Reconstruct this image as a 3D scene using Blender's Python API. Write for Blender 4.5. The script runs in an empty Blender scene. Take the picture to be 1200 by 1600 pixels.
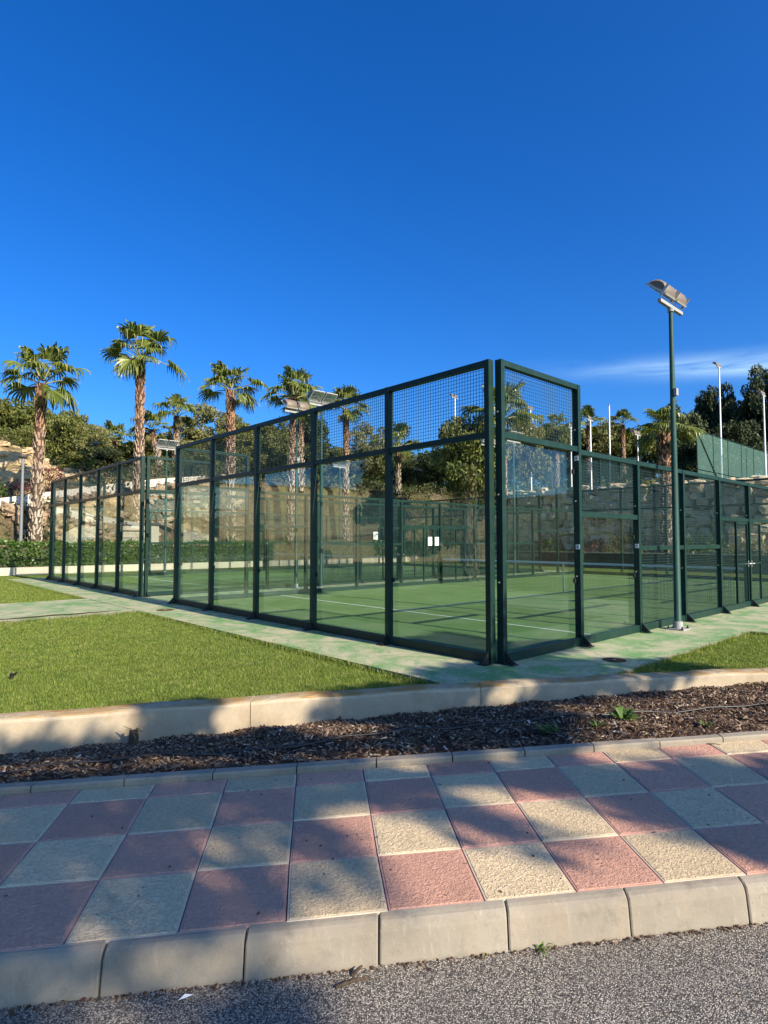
import bpy, math, random
import numpy as np
from mathutils import Vector, Matrix

S = bpy.context.scene
COL = S.collection
R = math.radians

# ------------------------------------------------------------------ camera, sky, sun, exposure
CAM_H, FPX, PITCH = 1.606, 927.7, 0.04695
cam = bpy.data.cameras.new('camera')
cam.sensor_fit = 'HORIZONTAL'; cam.sensor_width = 36.0; cam.lens = FPX / 1200 * 36
cam.clip_start = 0.05; cam.clip_end = 2000
cam_o = bpy.data.objects.new('camera', cam); COL.objects.link(cam_o)
cam_o.location = (0, 0, CAM_H); cam_o.rotation_euler = (math.pi / 2 + PITCH, 0, 0)
S.camera = cam_o

SUN_AZ, SUN_EL = R(134.0), R(30.5)            # azimuth clockwise from +Y
sdir = Vector((math.cos(SUN_EL) * math.sin(SUN_AZ), math.cos(SUN_EL) * math.cos(SUN_AZ), math.sin(SUN_EL)))
W = bpy.data.worlds.new('World'); S.world = W; W.use_nodes = True
wn, wl = W.node_tree.nodes, W.node_tree.links
bg = wn['Background']; bg.inputs['Strength'].default_value = 0.080
sky = wn.new('ShaderNodeTexSky'); sky.sky_type = 'NISHITA'; sky.sun_disc = False
sky.sun_elevation = SUN_EL; sky.sun_rotation = SUN_AZ
sky.altitude = 300; sky.air_density = 1.0; sky.dust_density = 2.3; sky.ozone_density = 4.0
hs = wn.new('ShaderNodeHueSaturation'); hs.inputs['Saturation'].default_value = 1.33; hs.inputs['Hue'].default_value = 0.502
wl.new(sky.outputs[0], hs.inputs['Color'])
# one thin cirrus wisp low on the right, part of the sky itself
geo = wn.new('ShaderNodeTexCoord')
sep = wn.new('ShaderNodeSeparateXYZ'); wl.new(geo.outputs['Generated'], sep.inputs[0])
def wmath(op, a, b=None, c=None):
    n = wn.new('ShaderNodeMath'); n.operation = op
    for i, q in enumerate((a, b, c)):
        if q is None: continue
        if isinstance(q, (int, float)): n.inputs[i].default_value = q
        else: wl.new(q, n.inputs[i])
    return n.outputs[0]
az = wmath('ARCTAN2', sep.outputs['X'], sep.outputs['Y'])
el = wmath('ARCSINE', sep.outputs['Z'])
cmb = wn.new('ShaderNodeCombineXYZ')
wl.new(wmath('MULTIPLY', az, 7.0), cmb.inputs[0]); wl.new(wmath('MULTIPLY', el, 46.0), cmb.inputs[1])
cn = wn.new('ShaderNodeTexNoise'); cn.inputs['Scale'].default_value = 1.0; cn.inputs['Detail'].default_value = 6; cn.inputs['Roughness'].default_value = .55
cn.inputs['Distortion'].default_value = .6
wl.new(cmb.outputs[0], cn.inputs['Vector'])
elc = wmath('MULTIPLY_ADD', az, -0.07, 0.288)                 # the wisp climbs slightly to the right
de = wmath('DIVIDE', wmath('SUBTRACT', el, elc), 0.0145)
band = wmath('POWER', 2.718, wmath('MULTIPLY', wmath('MULTIPLY', de, de), -1.0))
da = wmath('DIVIDE', wmath('SUBTRACT', az, 0.62), 0.23)
azb = wmath('POWER', 2.718, wmath('MULTIPLY', wmath('MULTIPLY', da, da), -1.0))
mask = wmath('MULTIPLY', wmath('MULTIPLY', band, azb), wmath('MULTIPLY', wmath('SUBTRACT', cn.outputs['Fac'], .24), 1.7))
mask.node.use_clamp = True
cmix = wn.new('ShaderNodeMixRGB'); wl.new(mask, cmix.inputs['Fac']); 
tint = wn.new('ShaderNodeMixRGB'); tint.blend_type = 'MULTIPLY'; tint.inputs['Fac'].default_value = 1
tint.inputs['Color2'].default_value = (.62, .98, 1.35, 1); wl.new(hs.outputs[0], tint.inputs['Color1']); wl.new(tint.outputs[0], cmix.inputs['Color1'])
cmix.inputs['Color2'].default_value = (5.2, 7.4, 8.8, 1)
wl.new(cmix.outputs[0], bg.inputs['Color'])

sun = bpy.data.lights.new('sun', 'SUN'); sun.energy = 5.0; sun.angle = R(0.53); sun.color = (1.0, 0.885, 0.71)
sun_o = bpy.data.objects.new('sun', sun); COL.objects.link(sun_o)
sun_o.rotation_euler = sdir.to_track_quat('Z', 'Y').to_euler(); sun_o.location = (20, -20, 30)
S.view_settings.view_transform = 'Standard'; S.view_settings.look = 'None'
S.view_settings.exposure = 1.0; S.view_settings.gamma = 1; S.view_settings.use_curve_mapping = False
S.render.engine = 'CYCLES'
S.cycles.transparent_max_bounces = 40; S.cycles.max_bounces = 7; S.cycles.use_denoising = True
S.cycles.caustics_reflective = False; S.cycles.caustics_refractive = False

rng = np.random.default_rng(7); random.seed(7)

# ------------------------------------------------------------------ measuring helpers
def at(px, py, z):
    """ground point at height z seen at photo pixel (px, py): used to lay the place out in metres"""
    a = (px - 600) / FPX; b = (800 - py) / FPX
    c, s = math.cos(PITCH), math.sin(PITCH)
    d = (a, c - b * s, s + b * c); t = (z - CAM_H) / d[2]
    return Vector((d[0] * t, d[1] * t, z))
def zat(py, Y):
    b = (800 - py) / FPX; c, s = math.cos(PITCH), math.sin(PITCH)
    return CAM_H + Y * (s + b * c) / (c - b * s)
def xat(px, Y): return (px - 600) / FPX * Y * 1.0
C0 = Vector((1.467, 7.814, 0)); CA = R(42.373)
VD = Vector((math.cos(CA), math.sin(CA), 0)); UD = Vector((-math.sin(CA), math.cos(CA), 0))
def uvp(u, v, z=0): return C0 + UD * u + VD * v + Vector((0, 0, z))
def to_uv(x, y):
    dx, dy = x - C0.x, y - C0.y
    return dx * UD.x + dy * UD.y, dx * VD.x + dy * VD.y
def on_u(px, u):
    r = (px - 600) / FPX; b = uvp(u, 0); s = (r * b.y - b.x) / (VD.x - r * VD.y); return b + VD * s
def on_v(px, v):
    r = (px - 600) / FPX; b = uvp(0, v); s = (r * b.y - b.x) / (UD.x - r * UD.y); return b + UD * s

# ------------------------------------------------------------------ object helpers
def link(o, parent=None, loc=None, rot=None):
    COL.objects.link(o)
    if parent is not None: o.parent = parent
    if loc is not None: o.location = loc
    if rot is not None: o.rotation_euler = rot
    return o
def tag(o, label=None, cat=None, group=None, kind=None):
    if label: o['label'] = label
    if cat: o['category'] = cat
    if group: o['group'] = group
    if kind: o['kind'] = kind
    return o
def empty(name, loc=(0, 0, 0), rz=0, label=None, cat=None, group=None):
    o = bpy.data.objects.new(name, None); o.empty_display_size = .2
    link(o, None, loc, (0, 0, rz)); return tag(o, label, cat, group)
def put(name, me, parent=None, loc=None, rot=None, kind=None):
    o = bpy.data.objects.new(name, me); link(o, parent, loc, rot)
    if kind: o['kind'] = kind
    return o
def copy_tree(o, parent=None):
    c = o.copy(); COL.objects.link(c); c.parent = parent
    for ch in list(o.children): copy_tree(ch, c)
    return c

class MB:
    def __init__(s): s.V = []; s.F = []; s.n = 0; s.mi = []; s.cur = 0; s.sm = []
    def add(s, V, F, smooth=False):
        b = s.n; s.V.extend([tuple(p) for p in V]); s.n += len(V)
        for f in F: s.F.append(tuple(i + b for i in f)); s.mi.append(s.cur); s.sm.append(smooth)
        return s
    def box(s, c, size, M=None):
        hx, hy, hz = size[0] / 2, size[1] / 2, size[2] / 2
        P = [Vector((x * hx, y * hy, z * hz)) for z in (-1, 1) for x, y in ((-1, -1), (1, -1), (1, 1), (-1, 1))]
        if M is not None: P = [M @ p for p in P]
        c = Vector(c); P = [p + c for p in P]
        return s.add(P, [(3, 2, 1, 0), (4, 5, 6, 7), (0, 1, 5, 4), (1, 2, 6, 5), (2, 3, 7, 6), (3, 0, 4, 7)])
    def bar(s, a, b, w, h, up=(0, 0, 1)):
        a, b = Vector(a), Vector(b); d = (b - a); L = d.length; x = d / L
        y = Vector(up).cross(x)
        y = y.normalized() if y.length > 1e-5 else Vector((0, 1, 0)); z = x.cross(y)
        return s.box((a + b) / 2, (L, w, h), Matrix((x, y, z)).transposed())
    def tube(s, pts, rad, n=8, cap=True, smooth=True):
        pts = [Vector(p) for p in pts]
        if not hasattr(rad, '__len__'): rad = [rad] * len(pts)
        ref = None; V = []
        for i, p in enumerate(pts):
            d = (pts[min(i + 1, len(pts) - 1)] - pts[max(i - 1, 0)]).normalized()
            if ref is None: ref = Vector((1, 0, 0)) if abs(d.x) < .8 else Vector((0, 1, 0))
            x = (ref - d * ref.dot(d)).normalized(); y = d.cross(x); ref = x
            for k in range(n):
                t = 2 * math.pi * k / n; V.append(p + (x * math.cos(t) + y * math.sin(t)) * rad[i])
        F = []
        for i in range(len(pts) - 1):
            for k in range(n):
                F.append((i * n + k, i * n + (k + 1) % n, (i + 1) * n + (k + 1) % n, (i + 1) * n + k))
        s.add(V, F, smooth)
        if cap:
            m = len(pts) - 1
            s.add(V[:n], [tuple(reversed(range(n)))]); s.add(V[m * n:], [tuple(range(n))])
        return s
    def prism(s, prof, a, b):
        """extrude a closed profile (list of Vectors) from offset a to offset b"""
        n = len(prof); a, b = Vector(a), Vector(b)
        V = [Vector(p) + a for p in prof] + [Vector(p) + b for p in prof]
        F = [(i, (i + 1) % n, n + (i + 1) % n, n + i) for i in range(n)] + [tuple(reversed(range(n))), tuple(range(n, 2 * n))]
        return s.add(V, F)
    def mesh(s, name, *mats):
        me = bpy.data.meshes.new(name); me.from_pydata(s.V, [], s.F)
        for m in mats: me.materials.append(m)
        if len(mats) > 1: me.polygons.foreach_set('material_index', s.mi)
        me.polygons.foreach_set('use_smooth', s.sm)
        me.update(); return me

def np_mesh(name, V, F, mat, smooth=False):
    """fast mesh from numpy arrays, F is (n, 3) or (n, 4)"""
    me = bpy.data.meshes.new(name); k = F.shape[1]
    me.vertices.add(len(V)); me.vertices.foreach_set('co', np.ascontiguousarray(V, dtype=np.float32).ravel())
    me.loops.add(F.size); me.loops.foreach_set('vertex_index', np.ascontiguousarray(F, dtype=np.int32).ravel())
    me.polygons.add(len(F)); me.polygons.foreach_set('loop_start', np.arange(0, F.size, k, dtype=np.int32))
    me.polygons.foreach_set('loop_total', np.full(len(F), k, dtype=np.int32))
    if smooth: me.polygons.foreach_set('use_smooth', np.ones(len(F), dtype=bool))
    me.materials.append(mat); me.update(calc_edges=True); return me

def leaf_cloud(C, size, aspect=.5, up=0.0, rg=rng):
    """one bent leaf quad at every centre in C, random orientation; returns V, F"""
    n = len(C)
    d = rg.normal(size=(n, 3)); d[:, 2] += up; d /= np.linalg.norm(d, axis=1)[:, None]
    e = rg.normal(size=(n, 3)); e -= d * (d * e).sum(1)[:, None]; e /= np.linalg.norm(e, axis=1)[:, None]
    L = (size * rg.uniform(.6, 1.35, n))[:, None]; w = L * aspect
    V = np.stack([C - d * L * .5, C + e * w * .5, C + d * L * .5, C - e * w * .5], 1).reshape(-1, 3)
    F = np.arange(n * 4).reshape(n, 4)
    return V, F

# ------------------------------------------------------------------ materials
class Mt:
    def __init__(s, name, base=(.5, .5, .5), rough=.6, metal=0, spec=.5):
        s.m = bpy.data.materials.new(name); s.m.use_nodes = True
        s.n, s.l = s.m.node_tree.nodes, s.m.node_tree.links
        s.b = s.n['Principled BSDF']; s.b.inputs['Base Color'].default_value = (*base, 1)
        s.b.inputs['Roughness'].default_value = rough; s.b.inputs['Metallic'].default_value = metal
        s.b.inputs['Specular IOR Level'].default_value = spec
        s.c = None; s.base = base
    def pos(s, scale=(1, 1, 1), rot=(0, 0, 0), obj=False):
        if obj:
            g = s.n.new('ShaderNodeTexCoord').outputs['Object']
        else: g = s.n.new('ShaderNodeNewGeometry').outputs['Position']
        mp = s.n.new('ShaderNodeMapping'); mp.inputs['Scale'].default_value = scale; mp.inputs['Rotation'].default_value = rot
        s.l.new(g, mp.inputs[0]); return mp.outputs[0]
    def noise(s, scale, detail=4, rough=.55, vec=None, dist=0):
        t = s.n.new('ShaderNodeTexNoise'); t.inputs['Scale'].default_value = scale; t.inputs['Detail'].default_value = detail
        t.inputs['Roughness'].default_value = rough; t.inputs['Distortion'].default_value = dist
        s.l.new(vec or s.pos(), t.inputs['Vector']); return t.outputs['Fac']
    def voro(s, scale, feature='F1', vec=None, out='Distance'):
        t = s.n.new('ShaderNodeTexVoronoi'); t.feature = feature; t.inputs['Scale'].default_value = scale
        s.l.new(vec or s.pos(), t.inputs['Vector']); return t.outputs[out]
    def ramp(s, fac, stops):
        r = s.n.new('ShaderNodeValToRGB'); e = r.color_ramp.elements
        while len(e) < len(stops): e.new(.5)
        for i, (p, c) in enumerate(stops):
            e[i].position = p; e[i].color = (*c, 1) if hasattr(c, '__len__') else (c, c, c, 1)
        s.l.new(fac, r.inputs[0]); return r.outputs[0]
    def rnd(s, island=True):
        return s.n.new('ShaderNodeNewGeometry').outputs['Random Per Island'] if island else s.n.new('ShaderNodeObjectInfo').outputs['Random']
    def mix(s, fac, a, b, mode='MIX'):
        x = s.n.new('ShaderNodeMixRGB'); x.blend_type = mode
        for i, q in zip(('Fac', 'Color1', 'Color2'), (fac, a, b)):
            if hasattr(q, 'node'): s.l.new(q, x.inputs[i])
            elif hasattr(q, '__len__'): x.inputs[i].default_value = (*q, 1)
            else: x.inputs[i].default_value = q if i == 'Fac' else (q, q, q, 1)
        return x.outputs[0]
    def col(s, c): s.l.new(c, s.b.inputs['Base Color']); s.c = c; return s
    def bump(s, h, strength=.5, dist=.01):
        b = s.n.new('ShaderNodeBump'); b.inputs['Strength'].default_value = strength; b.inputs['Distance'].default_value = dist
        s.l.new(h, b.inputs['Height'])
        if s.b.inputs['Normal'].links: s.l.new(s.b.inputs['Normal'].links[0].from_socket, b.inputs['Normal'])
        s.l.new(b.outputs[0], s.b.inputs['Normal']); return s
    def math(s, op, a, b):
        n = s.n.new('ShaderNodeMath'); n.operation = op
        for i, q in enumerate((a, b)):
            if hasattr(q, 'node'): s.l.new(q, n.inputs[i])
            else: n.inputs[i].default_value = q
        return n.outputs[0]
    def translucent(s, amount, tint):
        t = s.n.new('ShaderNodeBsdfTranslucent'); x = s.n.new('ShaderNodeMixShader'); x.inputs[0].default_value = amount
        if s.c is not None: s.l.new(s.mix(1, s.c, tint, 'MULTIPLY'), t.inputs['Color'])
        else: t.inputs['Color'].default_value = (*[a * b for a, b in zip(s.base, tint)], 1)
        s.l.new(s.b.outputs[0], x.inputs[1]); s.l.new(t.outputs[0], x.inputs[2])
        s.l.new(x.outputs[0], s.n['Material Output'].inputs[0]); return s

def concrete(name, a, b, scale=3, bump=.25, stain=None):
    m = Mt(name, a, .85, spec=.25)
    c = m.mix(m.ramp(m.noise(scale, 6, .62), [(.3, 0), (.7, 1)]), a, b)
    c = m.mix(m.ramp(m.noise(scale * 9, 5, .7), [(.35, 0), (.62, .55)]), c, tuple(x * .72 for x in a))
    if stain: c = m.mix(m.ramp(m.noise(scale * .55, 5, .6), [(.55, 0), (.72, .75)]), c, stain)
    m.col(c); m.bump(m.noise(160, 4, .7), bump, .004); m.bump(m.noise(14, 5, .6), bump, .012); return m.m

ZS, ZR, ZL = .106, -.05, -.055
M = {}
# --- paving
def tile_mat(name, a, b):
    m = Mt(name, a, .8, spec=.3)
    wob = m.noise(55, 3, .55, dist=1.2)
    c = m.mix(m.ramp(wob, [(.36, 0), (.60, 1)]), b, a)
    c = m.mix(m.ramp(m.noise(2.2, 6, .65), [(.32, 0), (.75, .45)]), c, tuple(x * .68 for x in a))
    c = m.mix(m.ramp(m.noise(5.5, 8, .75), [(.54, 0), (.70, .6)]), c, tuple(x * .42 for x in a))
    c = m.mix(m.ramp(m.noise(420, 2, .6), [(.4, 0), (.7, .35)]), c, tuple(x * .6 for x in a))
    c = m.mix(m.math('MULTIPLY', m.rnd(False), .5), c, tuple(x * .70 for x in b))
    m.col(c); m.bump(m.noise(300, 3, .6), .25, .002); m.bump(m.ramp(wob, [(.36, 0), (.6, 1)]), .6, .006); return m.m
M['tile_cream'] = tile_mat('cream_tile', (.70, .545, .335), (.45, .34, .205))
M['tile_pink'] = tile_mat('pink_tile', (.62, .345, .24), (.45, .235, .165))
M['tile_rim'] = concrete('tile_rim_cream', (.58, .49, .36), (.46, .37, .27), 6, .2)
M['rim_pink'] = concrete('tile_rim_pink', (.52, .30, .235), (.42, .22, .17), 6, .2)
M['bedding'] = concrete('sand_joint', (.16, .13, .10), (.09, .07, .055), 8, .5)
def kerb_mat(name, a, b):
    m = Mt(name, a, .85, spec=.3)
    c = m.mix(m.ramp(m.noise(2.6, 6, .6), [(.33, 0), (.68, 1)]), a, b)
    c = m.mix(m.ramp(m.noise(5, 6, .65, m.pos((1.0, 1.0, .25))), [(.5, 0), (.75, .5)]), c, (.34, .25, .155))
    c = m.mix(m.ramp(m.noise(6, 8, .7, m.pos((6, 6, .8))), [(.55, 0), (.75, .4)]), c, (.44, .39, .32))
    c = m.mix(m.ramp(m.noise(70, 4, .7), [(.55, 0), (.75, .45)]), c, (.20, .18, .15))
    c = m.mix(m.ramp(m.noise(9, 8, .8), [(.56, 0), (.70, .55)]), c, (.13, .11, .085))
    c = m.mix(m.ramp(m.math('ADD', m.voro(31), m.math('MULTIPLY', m.noise(9, 4), .5)), [(.24, .8), (.29, 0)]), c, (.09, .075, .06))
    c = m.mix(m.math('MULTIPLY', m.rnd(False), .3), c, tuple(x * .7 for x in a))
    c = m.mix(m.ramp(m.noise(4.2, 8, .78), [(.55, 0), (.68, .5)]), c, (.12, .10, .075))
    m.col(c); m.bump(m.noise(220, 4, .7), .25, .003); m.bump(m.noise(18, 5, .6), .35, .012); m.bump(m.noise(90, 5, .75), .3, .004); return m.m
M['kerb'] = kerb_mat('kerb_concrete', (.285, .25, .195), (.205, .175, .135))
def asphalt():
    m = Mt('asphalt', (.1, .1, .1), .85, spec=.35)
    v1 = m.voro(178, out='Color'); sepc = m.n.new('ShaderNodeSeparateColor'); m.l.new(v1, sepc.inputs[0])
    c = m.ramp(sepc.outputs[0], [(0, (.07, .06, .052)), (.35, (.20, .175, .15)), (.7, (.38, .335, .28)), (1, (.60, .53, .43))])
    d = m.voro(178)
    c = m.mix(m.ramp(d, [(.42, 0), (.70, .85)]), c, (.016, .015, .014))
    c = m.mix(m.ramp(m.noise(1.3, 6, .6), [(.4, 0), (.8, .3)]), c, (.09, .08, .07))
    m.col(c); m.bump(m.ramp(d, [(0, 1), (.75, 0)]), .9, .006); m.bump(m.noise(35, 4, .6), .4, .01); return m.m
M['asphalt'] = asphalt()
M['wall'] = concrete('wall_render', (.45, .375, .265), (.34, .27, .185), 2.4, .3, stain=(.24, .17, .10))
def wall_top():
    m = Mt('wall_cap', (.4, .35, .26), .9, spec=.2)
    c = m.mix(m.ramp(m.noise(2.2, 6, .6), [(.4, 0), (.62, 1)]), (.36, .29, .19), (.31, .18, .06))
    c = m.mix(m.ramp(m.noise(14, 6, .7), [(.5, 0), (.7, .7)]), c, (.17, .135, .09))
    m.col(c); m.bump(m.noise(60, 5, .65), .4, .008); return m.m
M['wall_cap'] = wall_top()
def soil(name, a, b, sc=7):
    m = Mt(name, a, .95, spec=.1)
    m.col(m.mix(m.ramp(m.noise(sc, 8, .7), [(.35, 0), (.68, 1)]), a, b)); m.bump(m.noise(sc * 7, 6, .7), .8, .03); return m.m
M['soil'] = soil('bed_soil', (.055, .032, .02), (.11, .065, .04))
M['ground'] = soil('dry_ground', (.28, .22, .14), (.16, .13, .08), 1.2)
def hill_mat():
    m = Mt('hillside', (.25, .2, .12), .95, spec=.1)
    earth = m.mix(m.ramp(m.noise(.9, 8, .7), [(.35, 0), (.66, 1)]), (.21, .15, .095), (.10, .075, .048))
    earth = m.mix(m.ramp(m.noise(5, 8, .75), [(.45, 0), (.62, .8)]), earth, (.045, .036, .022))
    earth = m.mix(m.ramp(m.noise(2.6, 8, .75), [(.52, 0), (.66, .85)]), earth, (.36, .28, .16))
    earth = m.mix(m.ramp(m.noise(.35, 6, .6), [(.42, 0), (.6, .85)]), earth, (.11, .115, .045))
    och = m.mix(m.ramp(m.noise(.8, 8, .7, m.pos((1, 1, 3))), [(.35, 0), (.7, 1)]), (.62, .46, .25), (.43, .29, .14))
    sepn = m.n.new('ShaderNodeSeparateXYZ'); m.l.new(m.pos(), sepn.inputs[0])
    left = m.n.new('ShaderNodeMapRange'); left.inputs['From Min'].default_value = -19.5; left.inputs['From Max'].default_value = -21.5
    m.l.new(sepn.outputs[0], left.inputs[0])
    nz = m.n.new('ShaderNodeSeparateXYZ'); m.l.new(m.n.new('ShaderNodeNewGeometry').outputs['True Normal'], nz.inputs[0])
    steep = m.ramp(m.math('ADD', nz.outputs[2], m.math('MULTIPLY', m.math('SUBTRACT', m.noise(.5, 5), .5), .5)), [(.72, 1), (.99, 0)])
    m.col(m.mix(m.math('MULTIPLY', steep, left.outputs[0]), earth, och))
    m.bump(m.noise(1.4, 8, .7, m.pos((1, 1, 2.5))), 1.0, .5); return m.m
M['hill'] = hill_mat()
def chips():
    m = Mt('bark_chips', (.2, .12, .07), .9, spec=.2)
    m.col(m.ramp(m.rnd(), [(0, (.028, .018, .012)), (.4, (.085, .050, .032)), (.72, (.15, .10, .065)), (.93, (.27, .20, .14)), (1, (.46, .39, .30))])); return m.m
M['chips'] = chips()
def lawn_base():
    m = Mt('lawn_thatch', (.07, .1, .02), .95, spec=.1)
    c = m.mix(m.ramp(m.noise(1.1, 6, .6), [(.35, 0), (.65, 1)]), (.12, .165, .028), (.17, .195, .045))
    c = m.mix(m.ramp(m.noise(60, 4, .7, m.pos((1, 1, 1))), [(.4, 0), (.65, .7)]), c, (.05, .075, .014))
    m.col(c); m.bump(m.noise(70, 5, .7), 1.0, .04); return m.m
M['lawn'] = lawn_base()
def blades():
    m = Mt('grass_blades', (.1, .16, .03), .55, spec=.3)
    c = m.ramp(m.rnd(), [(0, (.08, .15, .018)), (.5, (.17, .245, .035)), (.85, (.27, .31, .06)), (1, (.50, .45, .19))])
    c = m.mix(m.ramp(m.noise(.8, 5, .6), [(.38, 0), (.66, .5)]), c, (.22, .25, .05))
    c = m.mix(m.ramp(m.noise(4.5, 5, .65), [(.48, 0), (.66, .65)]), c, (.07, .13, .015))
    c = m.mix(m.ramp(m.noise(2.2, 6, .7), [(.60, 0), (.72, .6)]), c, (.34, .30, .12))
    m.col(c); m.translucent(.35, (1.1, 1.15, .5)); return m.m
M['blades'] = blades()
# --- court
def paintslab():
    m = Mt('painted_concrete', (.4, .45, .36), .7, spec=.35)
    streak = m.noise(1.5, 8, .72, m.pos((1, 1, 1), (0, 0, -CA)), dist=.6)
    c = m.mix(m.ramp(streak, [(.41, 0), (.58, .95)]), (.125, .25, .085), (.40, .365, .235))
    c = m.mix(m.ramp(m.noise(5, 9, .8), [(.54, 0), (.64, .7)]), c, (.46, .405, .28))
    c = m.mix(m.ramp(m.noise(2.6, 8, .75, m.pos((2.2, .7, 1))), [(.57, 0), (.64, .7)]), c, (.10, .22, .095))
    c = m.mix(m.ramp(m.noise(11, 7, .75), [(.60, 0), (.76, .6)]), c, (.22, .20, .15))
    m.col(c); m.bump(m.noise(45, 6, .7), .35, .01); return m.m
M['slab'] = paintslab()
M['slab_edge'] = concrete('slab_edge', (.24, .22, .175), (.15, .135, .105), 6, .5)
def turf():
    m = Mt('sanded_turf', (.06, .15, .06), .9, spec=.15)
    c = m.mix(m.ramp(m.noise(.7, 6, .62), [(.35, 0), (.68, 1)]), (.098, .18, .052), (.15, .22, .085))
    c = m.mix(m.ramp(m.noise(1.6, 7, .7, m.pos((1, 1, 1), (0, 0, -CA))), [(.5, 0), (.72, .5)]), c, (.25, .29, .17))
    c = m.mix(m.ramp(m.noise(160, 3, .7), [(.35, 0), (.7, .55)]), c, (.05, .12, .04))
    m.col(c); m.bump(m.noise(190, 3, .7), .8, .012); return m.m
M['turf'] = turf()
M['line'] = Mt('line_paint', (.62, .65, .60), .8).m
def steel(name, a, rough=.45):
    m = Mt(name, a, rough, spec=.22)
    c = m.mix(m.ramp(m.noise(5, 7, .7), [(.45, 0), (.75, .55)]), a, tuple(x * 1.45 + .01 for x in a))
    c = m.mix(m.ramp(m.noise(26, 6, .75), [(.66, 0), (.74, .7)]), c, (.10, .085, .06))
    m.col(c); m.bump(m.noise(30, 4, .6), .06, .004); return m.m
M['steel'] = steel('green_steel', (.008, .028, .021))
M['pole_green'] = steel('pole_green', (.020, .060, .046), .5)
M['steel_dark'] = Mt('black_bracket', (.012, .014, .014), .5).m
M['wire'] = Mt('green_wire', (.012, .040, .036), .5).m
M['bolt'] = Mt('zinc_bolt', (.6, .6, .58), .35, .7).m
M['galv'] = concrete('galvanised', (.34, .34, .325), (.26, .265, .26), 8, .05)
M['grey_pole'] = Mt('grey_pole_paint', (.16, .17, .18), .5).m
M['white_metal'] = Mt('white_pole_paint', (.74, .74, .72), .4).m
M['white_wall'] = concrete('white_render', (.56, .49, .38), (.45, .39, .29), 1.5, .15)
M['pale_wall'] = concrete('pale_render', (.66, .61, .52), (.54, .49, .40), 1.2, .15)
M['dark_slab'] = Mt('dark_roof_slab', (.06, .055, .05), .8).m
M['paper'] = Mt('white_sheet', (.78, .78, .76), .6).m
M['ink'] = Mt('sign_ink', (.03, .06, .045), .6).m
M['net'] = Mt('net_cord', (.015, .02, .02), .7).m
M['lamp_alu'] = Mt('lamp_housing', (.15, .115, .08), .55, 0).m
M['lamp_rim'] = Mt('lamp_rim', (.50, .48, .44), .4, .2).m
M['reflector'] = Mt('lamp_reflector', (.55, .56, .57), .25, .85).m
M['hose'] = Mt('black_hose', (.012, .011, .011), .45).m
M['rust'] = soil('rusty_cover', (.16, .075, .035), (.08, .045, .03), 14)
def glass():
    m = bpy.data.materials.new('court_glass'); m.use_nodes = True; n, l = m.node_tree.nodes, m.node_tree.links
    n.clear(); out = n.new('ShaderNodeOutputMaterial')
    tr = n.new('ShaderNodeBsdfTransparent'); tr.inputs[0].default_value = (.915, .955, .94, 1)
    gl = n.new('ShaderNodeBsdfGlossy'); gl.inputs['Roughness'].default_value = .004; gl.inputs['Color'].default_value = (.95, 1, .98, 1)
    df = n.new('ShaderNodeBsdfDiffuse'); df.inputs[0].default_value = (.5, .55, .5, 1)
    lw = n.new('ShaderNodeLayerWeight'); lw.inputs[0].default_value = .5
    pw = n.new('ShaderNodeMath'); pw.operation = 'POWER'; pw.inputs[1].default_value = 5; l.new(lw.outputs['Facing'], pw.inputs[0])
    ma = n.new('ShaderNodeMath'); ma.operation = 'MULTIPLY_ADD'; ma.inputs[1].default_value = .95; ma.inputs[2].default_value = .045; l.new(pw.outputs[0], ma.inputs[0])
    # a film of dust and dried drops, thicker near the ground
    g = n.new('ShaderNodeNewGeometry'); sp = n.new('ShaderNodeSeparateXYZ'); l.new(g.outputs['Position'], sp.inputs[0])
    mr = n.new('ShaderNodeMapRange'); mr.inputs['From Min'].default_value = 0; mr.inputs['From Max'].default_value = .8; mr.inputs['To Min'].default_value = .04; mr.inputs['To Max'].default_value = .004
    l.new(sp.outputs[2], mr.inputs[0])
    nz = n.new('ShaderNodeTexNoise'); nz.inputs['Scale'].default_value = 2.5; nz.inputs['Detail'].default_value = 7; l.new(g.outputs['Position'], nz.inputs['Vector'])
    mm = n.new('ShaderNodeMath'); mm.operation = 'MULTIPLY'; l.new(mr.outputs[0], mm.inputs[0]); l.new(nz.outputs['Fac'], mm.inputs[1])
    m0 = n.new('ShaderNodeMixShader'); l.new(mm.outputs[0], m0.inputs[0]); l.new(tr.outputs[0], m0.inputs[1]); l.new(df.outputs[0], m0.inputs[2])
    mx = n.new('ShaderNodeMixShader'); l.new(ma.outputs[0], mx.inputs[0]); l.new(m0.outputs[0], mx.inputs[1]); l.new(gl.outputs[0], mx.inputs[2])
    l.new(mx.outputs[0], out.inputs[0]); return m
M['glass'] = glass()
def screen():
    m = bpy.data.materials.new('green_netting'); m.use_nodes = True; n, l = m.node_tree.nodes, m.node_tree.links
    b = n['Principled BSDF']; b.inputs['Base Color'].default_value = (.10, .21, .175, 1); b.inputs['Roughness'].default_value = .8
    tr = n.new('ShaderNodeBsdfTransparent'); mx = n.new('ShaderNodeMixShader'); mx.inputs[0].default_value = .24
    l.new(tr.outputs[0], mx.inputs[1]); l.new(b.outputs[0], mx.inputs[2]); l.new(mx.outputs[0], n['Material Output'].inputs[0]); return m
M['screen'] = screen()
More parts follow.
